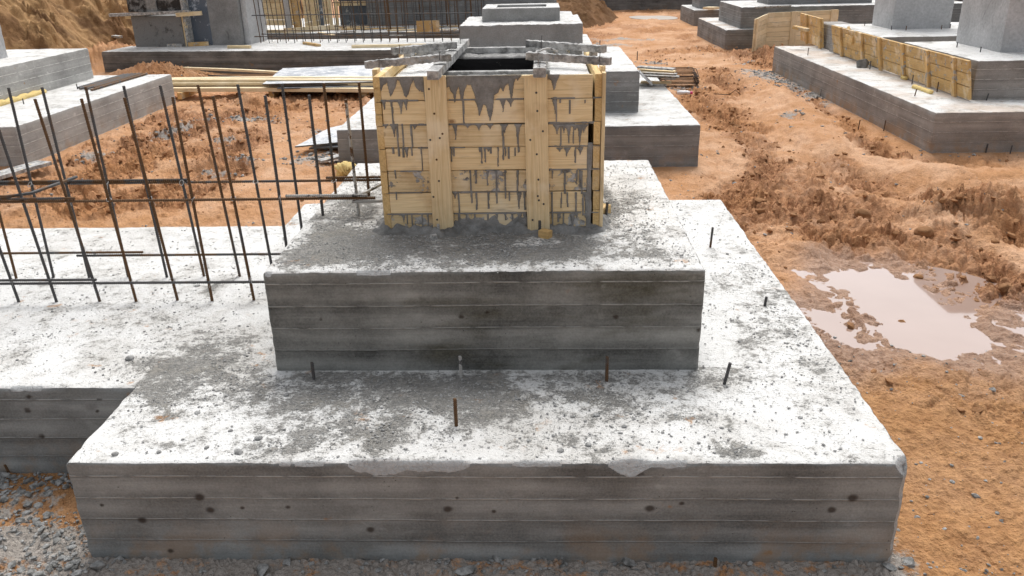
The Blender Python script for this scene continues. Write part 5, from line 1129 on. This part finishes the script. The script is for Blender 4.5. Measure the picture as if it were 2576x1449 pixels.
P3, R3 = grit_on(.75, 3.02, .91, 3.27, 1.138, 10000, ST2, .26, 3, (1.26, 2.55, 1.53, 2.82), .002, .008)
scatter('concrete_grit', np.concatenate([P1, P2, P3]), np.concatenate([R1, R2, R3]), 'crumb', 'fine grey grit strewn over the pale tops of the nearest footing', 'grit', .42, 3)
rs = np.random.RandomState(9)
x = -1.5+1.55*rs.rand(5200); y = -.75+1.45*rs.rand(5200); dens = ss(-.3, .35, fbm(x*2.4, y*2.4, 3, 62)+.25*ss(-.6, .0, x)); kp = (rs.rand(5200) < dens) & ~((x > -.01) & (y > -.01)); x, y = x[kp], y[kp]
scatter('rubble', np.stack([x, y, ground(x, y)[0]+.004], 1), .004+.022*rs.rand(len(x))**3.2, 'stone', 'grey broken concrete rubble spilled on the soil at the lower left', 'rubble', .6, 5, .35)
x = -.2+4.6*rs.rand(1300); y = -.5+.49*rs.rand(1300)
scatter('fine_chippings', np.stack([x, y, ground(x, y)[0]+.002], 1), .002+.012*rs.rand(len(x))**3, 'stone', 'fine pale chippings in the dirt below the front face', 'chippings', .5, 6, .35)
# clay clods in the churned parts, gravel in the cement spills
x = -7+17*rs.rand(150000); y = 0+22*rs.rand(150000)**1.15; h, ch, ce, wt = ground(x, y); fd = foot_d(x, y)
kp = (rs.rand(150000) < ch**1.6*.42*(1-wt*.6)) & (fd > .03) & (y > .3) & ~((x < .05) & (y < 3.6)); r = .005+.05*rs.rand(150000)**4.5*(.5+.5*ch)
kk = np.where(kp)[0]; scatter('clay_clods', np.stack([x[kk], y[kk], h[kk]+r[kk]*.15], 1), r[kk], 'clod', 'loose orange brown clay crumbs over the churned soil', 'soil', .65, 8, .35)
kp = (rs.rand(150000) < np.clip(ce, 0, 1)**1.5*.9) & (fd > .02) & (y > .8) & ~((x < .05) & (y < 3.6)); r = .006+.03*rs.rand(150000)**2.6; kk = np.where(kp)[0]
scatter('gravel', np.stack([x[kk], y[kk], h[kk]+r[kk]*.2], 1), r[kk], 'stone', 'patches of spilled grey gravel and cement on the clay', 'gravel', .6, 9, .35)
kp = (rs.rand(150000) < .016) & (fd > .05) & (wt < .5) & ~((x < .05) & (y < 3.6)); kk = np.where(kp)[0]; r = .006+.022*rs.rand(150000)**3
scatter('pebbles', np.stack([x[kk], y[kk], h[kk]+r[kk]*.15], 1), r[kk], 'stone', 'scattered small grey pebbles on the clay', 'gravel', .6, 12, .3)
x = 3.9+1.6*rs.rand(420); y = -.6+3*rs.rand(420); h = ground(x, y)[0]; r = .003+.012*rs.rand(420)**3; scatter('pebbles', np.stack([x, y, h+r*.15], 1), r, 'stone', 'small grey pebbles on the clay right of the nearest footing', 'gravel', .6, 13, .3)
# ------------------------------------------------------------------ light, sky, camera
w = bpy.data.worlds.new('World'); bpy.context.scene.world = w; w.use_nodes = True; nt = w.node_tree
sky = nt.nodes.new('ShaderNodeTexSky'); sky.sky_type = 'NISHITA'; sky.sun_disc = False; ELEV, AZ = math.radians(58), math.radians(8)
sky.sun_elevation = ELEV; sky.sun_rotation = AZ; sky.dust_density = 4.; sky.ozone_density = .6
hs = nt.nodes.new('ShaderNodeHueSaturation'); hs.inputs['Saturation'].default_value = .22
bg = nt.nodes['Background']; nt.links.new(sky.outputs[0], hs.inputs['Color']); nt.links.new(hs.outputs[0], bg.inputs[0]); bg.inputs[1].default_value = .15
sd = bpy.data.lights.new('sun', 'SUN'); sd.energy = 1.5; sd.angle = math.radians(30); sd.color = (1., .97, .93)
so = bpy.data.objects.new('sun', sd); C.objects.link(so)
dv = Vector((math.sin(AZ)*math.cos(ELEV), math.cos(AZ)*math.cos(ELEV), math.sin(ELEV))); so.rotation_euler = dv.to_track_quat('Z', 'Y').to_euler(); so.location = (0, 0, 20)
cd = bpy.data.cameras.new('camera'); cd.sensor_width = 36; cd.lens = 36*FPX/2576; cd.clip_end = 1000; cd.clip_start = .05
co = bpy.data.objects.new('camera', cd); C.objects.link(co)
r_, d_, f_ = RR
co.matrix_world = Matrix(((r_[0], -d_[0], -f_[0], CAM[0]), (r_[1], -d_[1], -f_[1], CAM[1]), (r_[2], -d_[2], -f_[2], CAM[2]), (0, 0, 0, 1)))
sc = bpy.context.scene; sc.camera = co; sc.view_settings.view_transform = 'Standard'; sc.view_settings.look = 'None'; sc.view_settings.gamma = 1; sc.view_settings.exposure = .42
